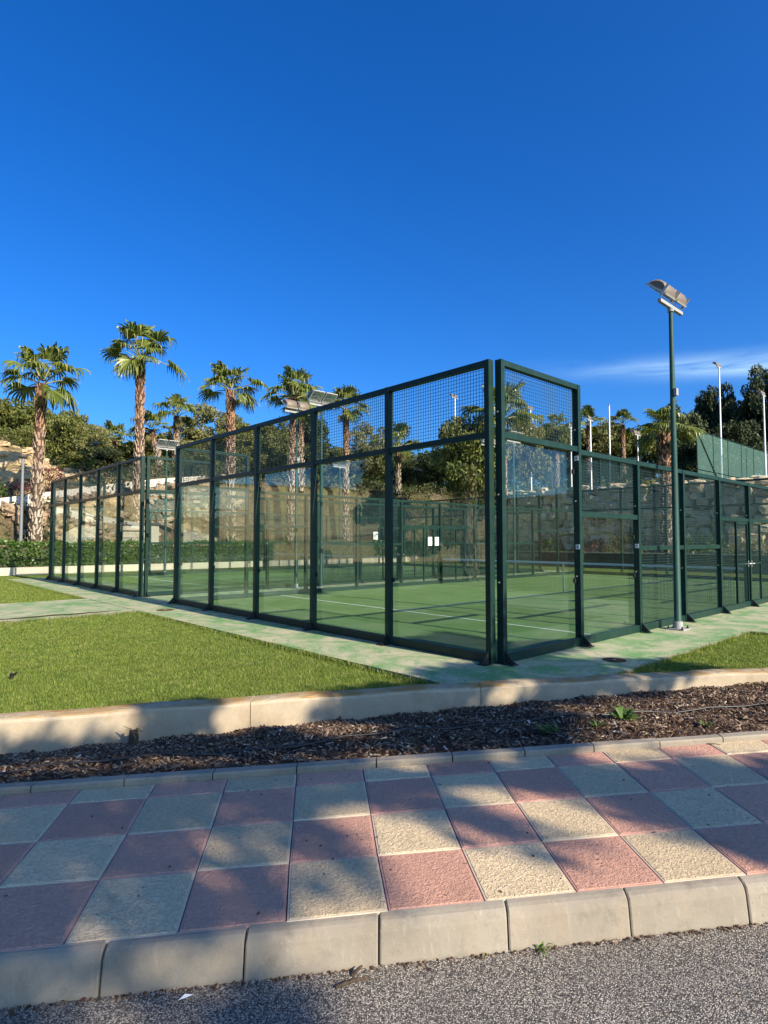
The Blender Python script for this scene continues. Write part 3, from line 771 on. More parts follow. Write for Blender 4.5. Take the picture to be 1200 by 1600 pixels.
def side_spec():
    A = dict(L=2, h=4, glass=3, rails=[3.0], mesh=[(3.0, 4.0)])
    B = dict(L=2, h=3, glass=2, rails=[2.0], mesh=[(2.0, 3.0)])
    Cc = dict(L=2, h=3, rails=[1.46], mesh=[(0.05, 1.45), (1.45, 3.0)])
    D = dict(L=2, h=3, rails=[2.08], mesh=[(2.1, 3.0)])
    return [A, B, Cc, Cc, D, D, Cc, Cc, B, A]
def make_gate_mesh(w, h):
    b = MB(); f = .045
    b.box((f / 2, 0, h / 2), (f, f, h)); b.box((w - f / 2, 0, h / 2), (f, f, h)); b.box((w / 2, 0, h - f / 2), (w - 2 * f, f, f)); b.box((w / 2, 0, f / 2), (w - 2 * f, f, f)); b.box((w / 2, 0, h * .5), (w - 2 * f, f * .8, f))
    return b.mesh('gate_frame', M['steel'])
GATE = make_gate_mesh(.82, 2.0)
b = MB(); b.tube([(0, -.03, 0), (0, -.07, 0), (.1, -.07, 0)], .01, 6); b.box((0, -.028, 0), (.04, .012, .15)); HANDLE = b.mesh('handle', M['bolt'])

def make_cage(loc, label):
    root = empty('padel_cage', loc, CA, label, 'padel court cage', 'padel court cages')
    back = [dict(L=2, h=4, glass=3, rails=[3.0], mesh=[(3.0, 4.0)]) for _ in range(5)]
    # local frame: x along the long side (v), y along the short side (u)
    wall_run(root, (0, 10, 0), -math.pi / 2, back, .05)                              # near short wall, outside -x
    wall_run(root, (20, 0, 0), math.pi / 2, back, .05)                               # far short wall
    wall_run(root, (0, 0, 0), 0, side_spec(), .05, stickers=((1, 1.5), (1, 2.86), (2, 1.5)))   # right long side
    wall_run(root, (20, 10, 0), math.pi, side_spec(), .05)                           # left long side
    for (O, rz) in (((0, 0, 0), 0), ((20, 10, 0), math.pi)):
        Rz = Matrix.Rotation(rz, 3, 'Z'); O = Vector(O)
        for x0, hx in ((9.10, .78), (10.08, .04)):
            # fixed mesh leaf beside the opening plus the gate jamb
            g = put('gate', GATE, root, O + Rz @ Vector((x0, -.056, .03)), (0, 0, rz))
            put('wire_mesh', wmesh(.76, 1.9), g, (.03, 0, .05), kind='stuff')
            put('handle', HANDLE, g, (hx, 0, 1.0))
        for x0, w in ((8.05, 1.0), (10.95, 1.0)):
            put('wire_mesh', wmesh(w, 2.05), root, O + Rz @ Vector((x0, -.028, .05)), (0, 0, rz), kind='stuff')
    return root
cage = make_cage(C0, 'nearer green padel cage of glass and wire mesh whose tall corner faces the pavement')
cage2 = copy_tree(cage); cage2.location = uvp(12.3, 0); cage2['label'] = 'farther green padel cage of glass and wire mesh in front of the hedge and palms'

def net_me():
    V, Fq = [], []
    def wire(p, q, r=.0017):
        k = len(V); p, q = Vector(p), Vector(q); d = (q - p).normalized(); s = Vector((1, 0, 0)); t = d.cross(s)
        for c in (p, q):
            for a, e in ((-r, -r), (r, -r), (r, r), (-r, r)): V.append(tuple(c + s * a + t * e))
        for i in range(4): Fq.append((k + i, k + (i + 1) % 4, k + 4 + (i + 1) % 4, k + 4 + i))
    for i in range(1, 222): wire((0, i * .045, .02), (0, i * .045, .87))
    for i in range(1, 19): wire((0, .03, i * .045), (0, 9.97, i * .045))
    return np_mesh('net_mesh', np.array(V), np.array(Fq), M['net'])
def make_net(loc, label):
    r = empty('padel_net', loc, CA, label, 'net', 'padel nets')
    put('net_mesh', net_me(), r, kind='stuff')
    b = MB(); b.box((0, 5, .895), (.012, 9.9, .06)); put('headband', b.mesh('headband', M['line']), r)
    for y in (.03, 9.97):
        b = MB(); b.tube([(0, y, 0), (0, y, .95)], .03, 10); put('net_post', b.mesh('net_post', M['steel']), r)
    b = MB(); b.box((0.009, 5, .44), (.004, .05, .87)); put('centre_strap', b.mesh('centre_strap', M['line']), r)
    return r
n1 = make_net(uvp(0, 10, .006), 'net with white band across the nearer court')
n2 = copy_tree(n1); n2.location = uvp(12.3, 10, .006); n2['label'] = 'net with white band across the farther court by the hedge'
for k, u0 in enumerate((0, 12.3)):
    b = MB(); P = [uvp(u0 + .0, .0), uvp(u0, 20), uvp(u0 + 10, 20), uvp(u0 + 10, 0)]
    b.add([(p.x, p.y, .006) for p in P] , [(0, 1, 2, 3)])
    b.add([(p.x, p.y, .006) for p in P] + [(p.x, p.y, -.003) for p in P], [(i, 4 + i, 4 + (i + 1) % 4, (i + 1) % 4) for i in range(4)])
    tf = put('court_turf', b.mesh('court_turf', M['turf']), kind='structure')
    for (ua, ub, va, vb) in ((.05, 9.95, 3.03, 3.08), (.05, 9.95, 16.92, 16.97), (4.975, 5.025, 3.08, 16.92)):
        b = MB(); P = [uvp(u0 + ua, va, .0105), uvp(u0 + ua, vb, .0105), uvp(u0 + ub, vb, .0105), uvp(u0 + ub, va, .0105)]
        b.add(P, [(0, 1, 2, 3)]); put('line_marking', b.mesh('line_marking', M['line']), tf)

# ------------------------------------------------------------------ floodlights of the courts
def flood_head(mat_h):
    """one floodlight: glass faces local -z before tilting; hinge at origin"""
    b = MB(); V = []; n = 10; w = .42
    prof = [(0, 0), (.02, .05), (.06, .105), (.14, .15), (.24, .155), (.33, .125), (.40, .07), (.43, .0)]
    m = len(prof)
    for q, x in enumerate((-w / 2, -w / 2 + .03, w / 2 - .03, w / 2)):
        s = .82 if q in (0, 3) else 1
        for (y, z) in prof: V.append((x, .215 + (y - .215) * s, z * s))
    Fc = []
    for q in range(3):
        for r in range(m - 1): Fc.append((q * m + r, q * m + r + 1, (q + 1) * m + r + 1, (q + 1) * m + r))
    b.add(V, Fc, True); b.add(V, [tuple(range(m)), tuple(range(3 * m, 4 * m))[::-1]])
    body = b.mesh('floodlight', mat_h)
    b = MB(); t = .022
    for c, s in (((0, 0, -.006), (w, t, .03)), ((0, .43, -.006), (w, t, .03)), ((-w / 2, .215, -.006), (t, .43 - t, .03)), ((w / 2, .215, -.006), (t, .43 - t, .03))): b.box(c, s)
    rim = b.mesh('rim', M['lamp_rim'])
    b = MB(); b.add([(-w / 2 + .01, .01, -.004), (w / 2 - .01, .01, -.004), (w / 2 - .01, .42, -.004), (-w / 2 + .01, .42, -.004), (-w / 4, .13, .07), (w / 4, .13, .07), (w / 4, .30, .07), (-w / 4, .30, .07)],
                    [(0, 1, 5, 4), (1, 2, 6, 5), (2, 3, 7, 6), (3, 0, 4, 7), (4, 5, 6, 7)])
    b.tube([(-.1, .2, .04), (.1, .2, .04)], .022, 8)
    refl = b.mesh('reflector', M['reflector'])
    b = MB(); b.box((-w / 2 - .012, .05, .03), (.008, .05, .22)); b.box((w / 2 + .012, .05, .03), (.008, .05, .22)); b.box((0, .05, -.075), (w + .03, .05, .008))
    yoke = b.mesh('yoke', M['lamp_rim'])
    return body, rim, refl, yoke
FH = flood_head(M['lamp_alu'])
def make_lamp():
    r = empty('floodlight_pole', (0, 0, 0), 0)
    b = MB(); b.tube([(0, 0, .02), (0, 0, .16), (0, 0, .17), (0, 0, 3.0), (0, 0, 5.86)], [.066, .066, .060, .053, .036], 14); put('pole', b.mesh('pole', M['pole_green']), r)
    b = MB(); b.box((0, 0, .012), (.30, .30, .02)); b.tube([(0, 0, .02), (0, 0, .15)], [.09, .078], 14)
    pl = put('base_plate', b.mesh('base_plate', M['galv']), r)
    for sx in (-1, 1):
        for sy in (-1, 1):
            b = MB(); b.tube([(sx * .12, sy * .12, .02), (sx * .12, sy * .12, .07)], .012, 6); b.box((sx * .12, sy * .12, .032), (.04, .04, .016)); put('anchor_bolt', b.mesh('anchor_bolt', M['steel_dark']), pl)
    b = MB(); b.box((0, 0, 5.89), (.98, .06, .06)); b.tube([(0, 0, 5.80), (0, 0, 5.87)], .055, 12); put('crossarm', b.mesh('crossarm', M['galv']), r)
    for x in (-.25, .25):
        h = put('floodlight', FH[0], r, (x, -.10, 6.00), (R(40), 0, 0))
        put('rim', FH[1], h); put('reflector', FH[2], h); put('yoke', FH[3], h)
    b = MB(); b.box((0, -.06, 4.3), (.09, .05, .13)); put('junction_box', b.mesh('junction_box', M['galv']), r)
    return r
lamp = make_lamp()
LAMPS = [(-.40, 4.8, CA, 'tall green floodlight pole standing outside the right side of the nearer cage'),
         (10.45, 4.85, CA + math.pi, 'green floodlight pole with two lamps behind the near court on its hedge side'),
         (11.85, 4.85, CA, 'green floodlight pole in the gap between the cages, beside two palm trunks'),
         (22.7, 4.85, CA + math.pi, 'green floodlight pole at the hedge side of the farther cage, by a leaning palm'),
         (10.45, 15.2, CA + math.pi, 'green floodlight pole at the far end of the nearer court, before the stone wall'),
         (11.85, 15.2, CA, 'green floodlight pole in the gap between the cages at their far end'),
         (22.7, 15.2, CA + math.pi, 'green floodlight pole at the far hedge side of the farther cage, by the scrub bank')]
for i, (u, v, rz, lab) in enumerate(LAMPS):
    o = lamp if i == 0 else copy_tree(lamp)
    o.location = uvp(u, v); o.rotation_euler = (0, 0, rz)
    tag(o, lab, 'floodlight pole', 'green floodlight poles of the padel courts')

# notices on the far side of the near cage
def notice(loc, w, h, label, strokes):
    b = MB(); b.box((0, 0, h / 2), (w, .006, h)); b.cur = 1
    for (x, z, sw, sh) in strokes: b.box((x, -.0045, z), (sw, .003, sh))
    o = put('notice', b.mesh('notice', M['paper'], M['ink']), None, loc, (0, 0, CA)); return tag(o, label, 'notice', 'notices on the cage')
txt = [(0, .27, .13, .012)] + [(0, .24 - .025 * k, .15, .006) for k in range(8)]
notice(uvp(9.93, 9.32, 1.40), .21, .31, 'left one of two white paper notices on the far gate of the nearer court', [])
notice(uvp(9.93, 9.68, 1.40), .21, .31, 'right one of two white paper notices on the far gate of the nearer court', [])
notice(uvp(9.93, 6.7, 1.62), .18, .25, 'small white sign with dark figures on the far fence of the nearer court', [(-.035, .20, .04, .04), (-.035, .13, .06, .09), (-.055, .05, .02, .09), (-.015, .05, .02, .09), (.045, .17, .07, .07), (.05, .07, .03, .11)])

# ------------------------------------------------------------------ palms
def make_frond(elev, R_=0.95, pl=1.0, seed=0, dry=False):
    """a fan palm leaf: arching stalk, pleated blade, the tips of its strips hanging down"""
    rg = random.Random(seed); b = MB()
    pts = []; e = elev; p = Vector((.08, 0, 0)); n = 7
    for i in range(n + 1):
        pts.append(p.copy()); p = p + Vector((math.cos(e), 0, math.sin(e))) * (pl / n); e -= .07 if elev < 1.0 else .03
    b.cur = 1; b.tube(pts, [.034 - .0022 * i for i in range(n + 1)], 5, cap=False); b.cur = 0
    O = pts[-1]; e -= .12; d = Vector((math.cos(e), 0, math.sin(e))); l = Vector((0, 1, 0)); nr = d.cross(l)
    if nr.z < 0: nr = -nr
    N = 24; amax = R(rg.uniform(95, 120)); fold = rg.uniform(-.15, .5)
    horiz = math.cos(e)
    for k in range(N):
        a0 = -amax + 2 * amax * k / N; a1 = -amax + 2 * amax * (k + 1) / N; am = (a0 + a1) / 2; hw = (a1 - a0) / 2
        Rk = R_ * (1.0 - .25 * abs(am / amax) ** 2) * rg.uniform(.88, 1.1); hang = rg.uniform(.35, 1.1)
        def pt(a, t, lift=0):
            q = d * math.cos(a) + l * math.sin(a) + nr * (fold * abs(math.sin(a)))
            q = q.normalized()
            out = min(t, .5) + max(0, t - .5) * (1 - .75 * min(1, hang * max(0, t - .5) / .4))
            w = O + q * (out * Rk) + nr * lift
            w.z -= Rk * hang * (max(0, t - .42) ** 1.35) * (1.05 if q.z < .75 else .55)
            return w
        V = []
        for t, ww in ((.02, 1), (.28, 1.0), (.46, .98), (.62, .74), (.8, .42), (1.0, .06)):
            aw = hw * ww * (1 if t < .6 else .62 / t)
            V += [pt(am - aw, t), pt(am, t, .030 * min(1, t * 3)), pt(am + aw, t)]
        b.add(V, [(i * 3 + j, i * 3 + j + 1, (i + 1) * 3 + j + 1, (i + 1) * 3 + j) for i in range(5) for j in range(2)], False)
    return b.mesh('frond', M['frond_dry'] if dry else M['frond'], M['petiole'])
FR = {}
for e in (84, 68, 52, 34, 14, -8, -32):
    FR[e] = [make_frond(R(e), 1.05 + .09 * k, .75 + .12 * k if e > 40 else .9 + .12 * k if e > 0 else .75, e * 3 + k) for k in range(3)]
FR['dry'] = [make_frond(R(-55), .8, .7, 5, True), make_frond(R(-35), .8, .75, 6, True)]
def trunk_pair(h, r, lean, seed, rows_per_m=4.3):
    rg = random.Random(seed); n = 16
    def axis(t): return Vector((lean[0] * t ** 1.5, lean[1] * t ** 1.5, h * t))
    def rad(t): return .86 * r * (1.18 - .34 * t + .10 * math.exp(-t * 14) + .14 * math.exp(-((t - .97) / .1) ** 2))
    b = MB(); b.tube([axis(i / n) for i in range(n + 1)], [rad(i / n) * .93 for i in range(n + 1)], 14); core = b.mesh('trunk', M['palm_core'])
    b = MB(); rows = int(h * rows_per_m); per = 9
    for i in range(rows):
        t0 = (i + .1) / rows
        for k in range(per):
            a = 2 * math.pi * (k + .5 * (i % 2) + rg.uniform(-.3, .3)) / per; t = max(0, t0 + rg.uniform(-.6, .6) / rows)
            if t > .995 or rg.random() < .06: continue
            c = axis(t); R0 = rad(t); hgt = rg.uniform(.18, .38); w = 2 * math.pi / per * rg.uniform(.22, .50)
            out = R0 * rg.uniform(1.04, 1.24)
            def q(aa, rr, dz): return (c.x + math.cos(aa) * rr, c.y + math.sin(aa) * rr, c.z + dz)
            sk = rg.uniform(-.14, .14)
            b.add([q(a - w, R0 * .9, 0), q(a, R0 * 1.02, -.02), q(a + w, R0 * .9, 0), q(a - w * .55 + sk, out, hgt * .62), q(a + sk, out * 1.06, hgt * .68), q(a + w * .55 + sk, out, hgt * .62), q(a + sk * 1.4, out * .97, hgt)],
                  [(0, 1, 4, 3), (1, 2, 5, 4), (3, 4, 6), (4, 5, 6)])
    return core, b.mesh('boots', M['boots']), axis(1.0)
def palm(loc, h, r, label, seed, lean=(0, 0), crown=1.0, nf=30, group='fan palms around the courts'):
    rg = random.Random(seed); root = empty('fan_palm', loc, 0, label, 'palm tree', group)
    core, boots, top = trunk_pair(h, r, lean, seed)
    tr = put('trunk', core, root); put('leaf_base', boots, tr, kind='stuff')
    elevs = [84, 68, 52, 34, 68, 14, 52, 34, 84, -8, 52, 34, 14, 68, 34, 52, 14, -8, 68, 34, -32][:max(13, int(nf * .64))]
    yaw = rg.uniform(0, 6.28)
    for i, e in enumerate(elevs):
        yaw += 2.39996 + rg.uniform(-.45, .45); s = 1.17 * crown * rg.uniform(.8, 1.14)
        o = put('frond', FR[e][i % 3], root, top + Vector((0, 0, -.05 + .25 * (e > 40))), (rg.uniform(-.15, .15), rg.uniform(-.1, .1), yaw)); o.scale = (s, s, s)
    for i in range(3):
        yaw += 2.1; o = put('frond', FR['dry'][i % 2], root, top + Vector((0, 0, -.15)), (0, 0, yaw)); o.scale = (crown * .8,) * 3; o['label'] = 'dry tan frond'
    return root
def palm_px(px, ytop, u=None, v=None, Y=None, r=.31, label='', seed=0, lean=(0, 0), crown=1.0, nf=30, zb=None):
    p = on_u(px, u) if u is not None else on_v(px, v) if v is not None else Vector((xat(px, Y), Y, 0))
    z = (hzs(p.x, p.y) if zb is None else zb); z = max(z, ZL) - .1
    palm((p.x, p.y, z), zat(ytop, p.y) - z, r, label, seed, lean, crown, nf)
palm_px(55, 600, u=29.45, label='thick palm beside the grey street lamp at the far left, base behind the hedge', seed=1, lean=(.15, 0), crown=1.02, r=.30)
palm_px(215, 562, u=29.45, label='tallest palm, its pale trunk rising behind the corner of the farther cage', seed=22, r=.30, crown=1.0, lean=(-.05, .1))
palm_px(360, 610, u=29.45, label='palm with a dark upper trunk seen above the left part of the nearer cage', seed=3, r=.33, lean=(-.1, 0), crown=.95)
palm_px(453, 622, u=29.45, label='palm with a reddish neck close behind a floodlight pole', seed=14, r=.31, lean=(.25, 0))
palm_px(468, 640, u=31.2, label='palm with a whitish trunk half hidden by the red necked palm in front', seed=15, r=.3, nf=20)
palm_px(540, 640, u=29.45, label='slim palm rising just right of a two-lamp floodlight behind the mesh', seed=6, r=.27, crown=.9, nf=26)
palm_px(175, 688, Y=50, label='short palm with a reddish trunk among the hillside pines, left of the tallest palm', seed=7, r=.28, crown=.95, nf=26)
palm_px(248, 672, Y=47, label='short palm leaning left on the slope right of the tallest palm', seed=8, r=.28, crown=.85, lean=(-.75, 0), nf=24)
palm_px(273, 650, Y=50, label='upright red-trunked palm directly behind a floodlight on the slope', seed=9, r=.28, crown=1.0, nf=26)
palm_px(622, 700, Y=50, label='small palm low on the bank seen through the middle mesh panels', seed=10, r=.25, crown=1.1, nf=24)
palm_px(787, 655, v=27.5, label='palm directly behind the near corner post, its frond bending over a white mast', seed=11, r=.30, crown=1.3, zb=0, nf=26)
palm_px(1041, 678, v=28.0, label='stout brown palm behind the near floodlight pole and in front of the stone wall', seed=12, r=.37, crown=.93, zb=0, nf=32)
palm_px(976, 664, Y=62, label='slender distant palm right of a thin white mast on the terrace', seed=13, r=.25, crown=.85, nf=22)
palm_px(922, 664, Y=60, label='distant palm directly behind a white lamp mast on the terrace', seed=16, r=.27, crown=.85, nf=22)
palm_px(871, 668, Y=62, label='distant palm seen through the mesh of the right hand end panel', seed=17, r=.27, crown=.85, nf=22)

# ------------------------------------------------------------------ pines
def pine_meshes(seed, flat, dens, needle, mat):
    """crown of clumps in a unit-ish frame: height 1 from ground, crown radius ~.42"""
    rg = np.random.default_rng(seed)
    nc = 58; cen = []
    while len(cen) < nc:
        p = rg.uniform(-1, 1, 3)
        rr = np.linalg.norm(p)
        if rr > 1 or rr < .35: continue
        cen.append((p[0] * .40 * (1 + .25 * rg.normal()), p[1] * .40 * (1 + .25 * rg.normal()), (.56 + p[2] * .36 * flat)))
    cen = np.array(cen); P = []
    for c in cen:
        r = rg.uniform(.09, .17); m = int(dens * (r / .11) ** 2)
        q = rg.normal(size=(m, 3)); q /= np.linalg.norm(q, axis=1)[:, None]; q *= (rg.uniform(.25, 1, m) ** .5)[:, None] * r
        q[:, 2] *= .62; P.append(c + q)
    P = np.concatenate(P)
    V, Fq = leaf_cloud(P, needle, .42, .3, rg)
    crown = np_mesh('crown', V, Fq, mat)
    b = MB(); top = Vector((.02, .01, .62))
    b.tube([(0, 0, 0), (.012, .0, .2), (.0, .012, .42), top], [.022, .018, .013, .006], 8)
    for c in cen[::3]:
        z0 = .25 + .3 * rg.random(); s = Vector((0.006, .006, z0))
        b.tube([s, s.lerp(Vector(c), .5) + Vector((0, 0, -.02)), c], [.008, .005, .002], 5, cap=False)
    return crown, b.mesh('trunk', M['bark'])
PV = {'pine': [pine_meshes(s, f, 150, .048, M['pine']) for s, f in ((1, 1.0), (2, .8), (3, 1.1))],
      'olive': [pine_meshes(s, f, 120, .046, M['olive']) for s, f in ((11, .95), (12, 1.1))],
      'dark': [pine_meshes(s, f, 160, .048, M['pine_dark']) for s, f in ((21, 1.0), (22, 1.15))]}
tcount = 0
def pine(x, y, z, h, w, kind, label, rz=None, lift=0):
    global tcount
    tcount += 1; cr, tr = PV[kind][tcount % len(PV[kind])]
    r = empty('pine_tree', (x, y, z - .15), tcount * 1.7 if rz is None else rz, label, 'tree', 'pines on the hillside')
    r.scale = (w / .95, w / .95, h / .96)
    if lift:
        r.scale = (w / .95, w / .95, (h - lift) / .96); k = lift / r.scale.z; q = w / .95
        b = MB(); b.tube([(.05 / q, 0, -.02), (0, .08 / q, k * .5), (0, 0, k + .02)], [.26 / q, .21 / q, .17 / q], 9); put('trunk', b.mesh('trunk', M['bark']), r)
        put('crown', cr, r, (0, 0, k - .12)); put('limb', tr, r, (0, 0, k - .02)); return r
    put('trunk', tr, r); put('crown', cr, r); return r
def pine_px(px, ytop, Y, wpx, kind, label, lift=0):
    x = xat(px, Y); z = hzs(x, Y); pine(x, Y, z, zat(ytop, Y) - z, wpx / FPX * Y, kind, label, None, lift)
for a in ((18, 612, 52, 115, 'pine', 'broad light green pine on the hilltop behind the leftmost palm'),
          (-28, 636, 50, 70, 'olive', 'pine at the left picture edge above the ochre cliff'),
          (33, 662, 50, 56, 'pine', 'low dark-skirted pine at the brink of the ochre cliff'),
          (107, 630, 50, 78, 'pine', 'rounded lone pine on the hilltop between the two tallest palms at the left'),
          (146, 664, 46, 70, 'olive', 'pale ragged pine just left of the short red-trunked palm'),
          (118, 702, 40, 60, 'pine', 'bushy sunlit pine leaning over the ramp parapet'),
          (160, 696, 42, 74, 'dark', 'dark bushy pine over the ramp parapet'),
          (208, 690, 52, 80, 'pine', 'pine filling the gap behind the tallest palm trunk'),
          (318, 632, 60, 100, 'olive', 'tall olive green pine left of the dark-trunked palm'),
          (246, 668, 60, 84, 'pine', 'pine behind the left-leaning short palm'),
          (290, 690, 54, 80, 'pine', 'pine low behind the floodlight of the farther cage'),
          (372, 650, 58, 78, 'pine', 'pine right behind the dark-trunked palm'),
          (412, 664, 62, 74, 'olive', 'pale pine peeking over the cage rail between two palms'),
          (436, 650, 50, 70, 'pine', 'dense pine immediately left of the red necked palm'),
          (486, 645, 52, 66, 'dark', 'dark pine immediately right of the whitish palm trunk'),
          (520, 690, 56, 60, 'pine', 'low pine behind the slim palm'),
          (578, 662, 58, 72, 'olive', 'thin airy pine right of the slim palm'),
          (640, 715, 60, 80, 'dark', 'dark low pine behind the small palm on the bank'),
          (732, 608, 42, 120, 'pine', 'large pine rising behind the mesh beside the near corner post', 4.6),
          (690, 690, 56, 84, 'dark', 'dark pine left of the large pine by the corner post'),
          (826, 640, 52, 66, 'olive', 'bright pine just right of the palm behind the corner post'),
          (862, 650, 66, 84, 'pine', 'pine on the terrace behind the mesh end panel, left of its palm'),
          (902, 656, 70, 84, 'pine', 'pine on the terrace between two slender palms, nearer the cage end post'),
          (950, 655, 68, 76, 'olive', 'pine on the terrace behind the thin white mast'),
          (1000, 660, 64, 84, 'pine', 'pine on the terrace left of the stout brown palm'),
          (1072, 640, 56, 84, 'dark', 'dark pine right behind the fronds of the stout palm'),
          (1122, 606, 60, 74, 'dark', 'black green pine behind the white floodlight mast'),
          (1166, 600, 58, 70, 'dark', 'black green pine between the two masts at the right'),
          (1212, 572, 56, 84, 'dark', 'tallest black green pine, cut by the right picture edge'),
          (1100, 672, 52, 80, 'dark', 'low dark pine at the near end of the tennis netting'),
          (1150, 660, 54, 100, 'dark', 'wide dark pine behind the middle of the tennis netting')):
    pine_px(*a)
# trees beyond the left edge of the picture: the cage glass mirrors them
for (x, y, h, w, k, lab) in ((-19, 3.5, 8, 6.5, 'pine', 'pine west of the lawn, nearest the road'), (-20, 10.5, 7.5, 6, 'dark', 'pine west of the lawn, at the far end of the row'), (-24, 7.2, 9, 7, 'dark', 'pine west of the lawn, in the middle of the row')):
    o = pine(x, y, ZL, h, w, k, lab); o['group'] = 'pines beside the lawn'
palm((-13.5, 7.35, ZL - .05), 6.2, .28, 'palm west of the lawn mirrored in the cage glass', 31, (0, 0), 1.0, 24)

# ------------------------------------------------------------------ the street tree whose shade falls over the pavement
def inside(poly, x, y):
    c = False; j = len(poly) - 1
    for i in range(len(poly)):
        if (poly[i][1] > y) != (poly[j][1] > y) and x < (poly[j][0] - poly[i][0]) * (y - poly[i][1]) / (poly[j][1] - poly[i][1]) + poly[i][0]: c = not c
        j = i
    return c
SH = [ # shade outlines on the pavement (photo pixels), with the height of the surface they lie on
 (ZS, [(-260, 1205), (80, 1212), (300, 1205), (470, 1192), (560, 1188), (610, 1196), (560, 1218), (500, 1222), (470, 1240), (468, 1272), (505, 1290), (560, 1320), (595, 1352), (600, 1400), (560, 1395), (520, 1352), (480, 1350), (452, 1360), (440, 1440), (380, 1452), (330, 1470), (60, 1500), (-260, 1520)]),
 (ZS, [(560, 1215), (600, 1208), (690, 1238), (770, 1272), (850, 1310), (800, 1320), (720, 1294), (650, 1270), (590, 1264)]),
 (ZS, [(640, 1180), (720, 1182), (800, 1203), (890, 1232), (800, 1232), (700, 1212)]),
 (ZS, [(870, 1188), (960, 1206), (1045, 1192), (1130, 1190), (1320, 1200), (1320, 1395), (1200, 1350), (1100, 1312), (1000, 1285), (900, 1242), (830, 1208)]),
 (ZR, [(-200, 1640), (-200, 1572), (60, 1572), (240, 1552), (400, 1556), (500, 1574), (550, 1640)]),
 (-.02, [(-200, 1190), (-200, 1165), (150, 1160), (300, 1150), (330, 1160), (500, 1150), (590, 1170), (600, 1120), (745, 1104), (800, 1112), (850, 1140), (800, 1180), (600, 1178), (400, 1190)]),
 (-.15, [(-200, 1190), (-200, 1164), (200, 1158), (330, 1148), (450, 1140), (440, 1160), (300, 1188)]),
 (-.15, [(590, 1160), (590, 1116), (745, 1106), (805, 1104), (840, 1130), (800, 1165)]),
 (-.10, [(205, 1160), (215, 1112), (320, 1098), (330, 1125), (315, 1150)]),
 (-.10, [(560, 1130), (500, 1105), (520, 1085), (640, 1070), (745, 1066), (742, 1108)]),
 (-.05, [(825, 1100), (850, 1075), (900, 1060), (960, 1054), (950, 1080), (900, 1096)]),
 (-.05, [(1000, 1088), (1005, 1056), (1055, 1052), (1045, 1084)]),
 (.0, [(640, 1048), (720, 1040), (790, 1034), (860, 1030), (985, 1030), (975, 1050), (800, 1062), (700, 1066)]),
 (.0, [(625, 1005), (690, 988), (800, 1006), (900, 1000), (905, 1008), (800, 1036), (740, 1030)]),
 (ZL, [(985, 1052), (990, 1036), (1050, 1036), (1120, 1042), (1110, 1050)]),
]
LIT = [(118, 1402, 34, 22), (150, 1428, 26, 16), (270, 1322, 40, 17), (378, 1318, 42, 26), (315, 1258, 30, 14), (88, 1362, 40, 12), (395, 1428, 30, 10), (235, 1420, 14, 24), (215, 1508, 50, 20), (330, 1260, 20, 10),
       (190, 1578, 60, 14), (725, 1240, 36, 9), (930, 1210, 30, 8), (1090, 1268, 40, 9), (610, 1235, 16, 8), (40, 1385, 20, 8), (520, 1160, 40, 8), (70, 1540, 30, 14), (505, 1388, 40, 26), (550, 1300, 26, 18), (200, 1345, 40, 12), (28, 1432, 30, 14), (335, 1408, 30, 13), (425, 1232, 26, 9), (300, 1495, 40, 20), (20, 1290, 30, 10), (120, 1262, 26, 8), (225, 1240, 20, 6)]
FORK_G = at(880, 1212, ZS); FORK_Z = 5.9
TREE_B = FORK_G + sdir * ((FORK_Z - ZS) / sdir.z); TREE_B.z = -.02
leaves = []; twigs = []
rg = np.random.default_rng(5)
ts = 1 / sdir.z
for z, poly in SH:
    xs0 = [p[0] for p in poly]; ys0 = [p[1] for p in poly]
    A = [at(x, y, z) for x, y in poly]
    x0, x1 = min(p.x for p in A), max(p.x for p in A); y0_, y1_ = min(p.y for p in A), max(p.y for p in A)
    step = .15
    for gx in np.arange(x0, x1, step):
        for gy in np.arange(y0_, y1_, step):
            jx, jy = gx + rg.normal(0, .04), gy + rg.normal(0, .04)
            # back to a pixel only to read the outline
            c, s = math.cos(PITCH), math.sin(PITCH); dz = z - CAM_H
            d = jy * c + dz * s
            if d <= .1: continue
            px = 600 + FPX * jx / d; py = 800 - FPX * (-jy * s + dz * c) / d
            if not inside(poly, px, py): continue
            if any(((px - a) / c_) ** 2 + ((py - e) / f_) ** 2 < 1.9 for a, e, c_, f_ in LIT): continue
            if rg.random() < .03: continue
            G = Vector((jx, jy, z)); rr = min(1, ((jx + .2) / 5.2) ** 2 + ((jy - 4.2) / 3.6) ** 2); hh = 5.5 + rg.random() * (1.2 + 3.0 * (1 - rr))
            c3 = G + sdir * ((hh - z) * ts)
            m = 22; q = rg.normal(size=(m, 3)) * .08
            leaves.append(np.array(c3) + q)
            if rg.random() < .035: twigs.append(c3)
LV = np.concatenate(leaves)
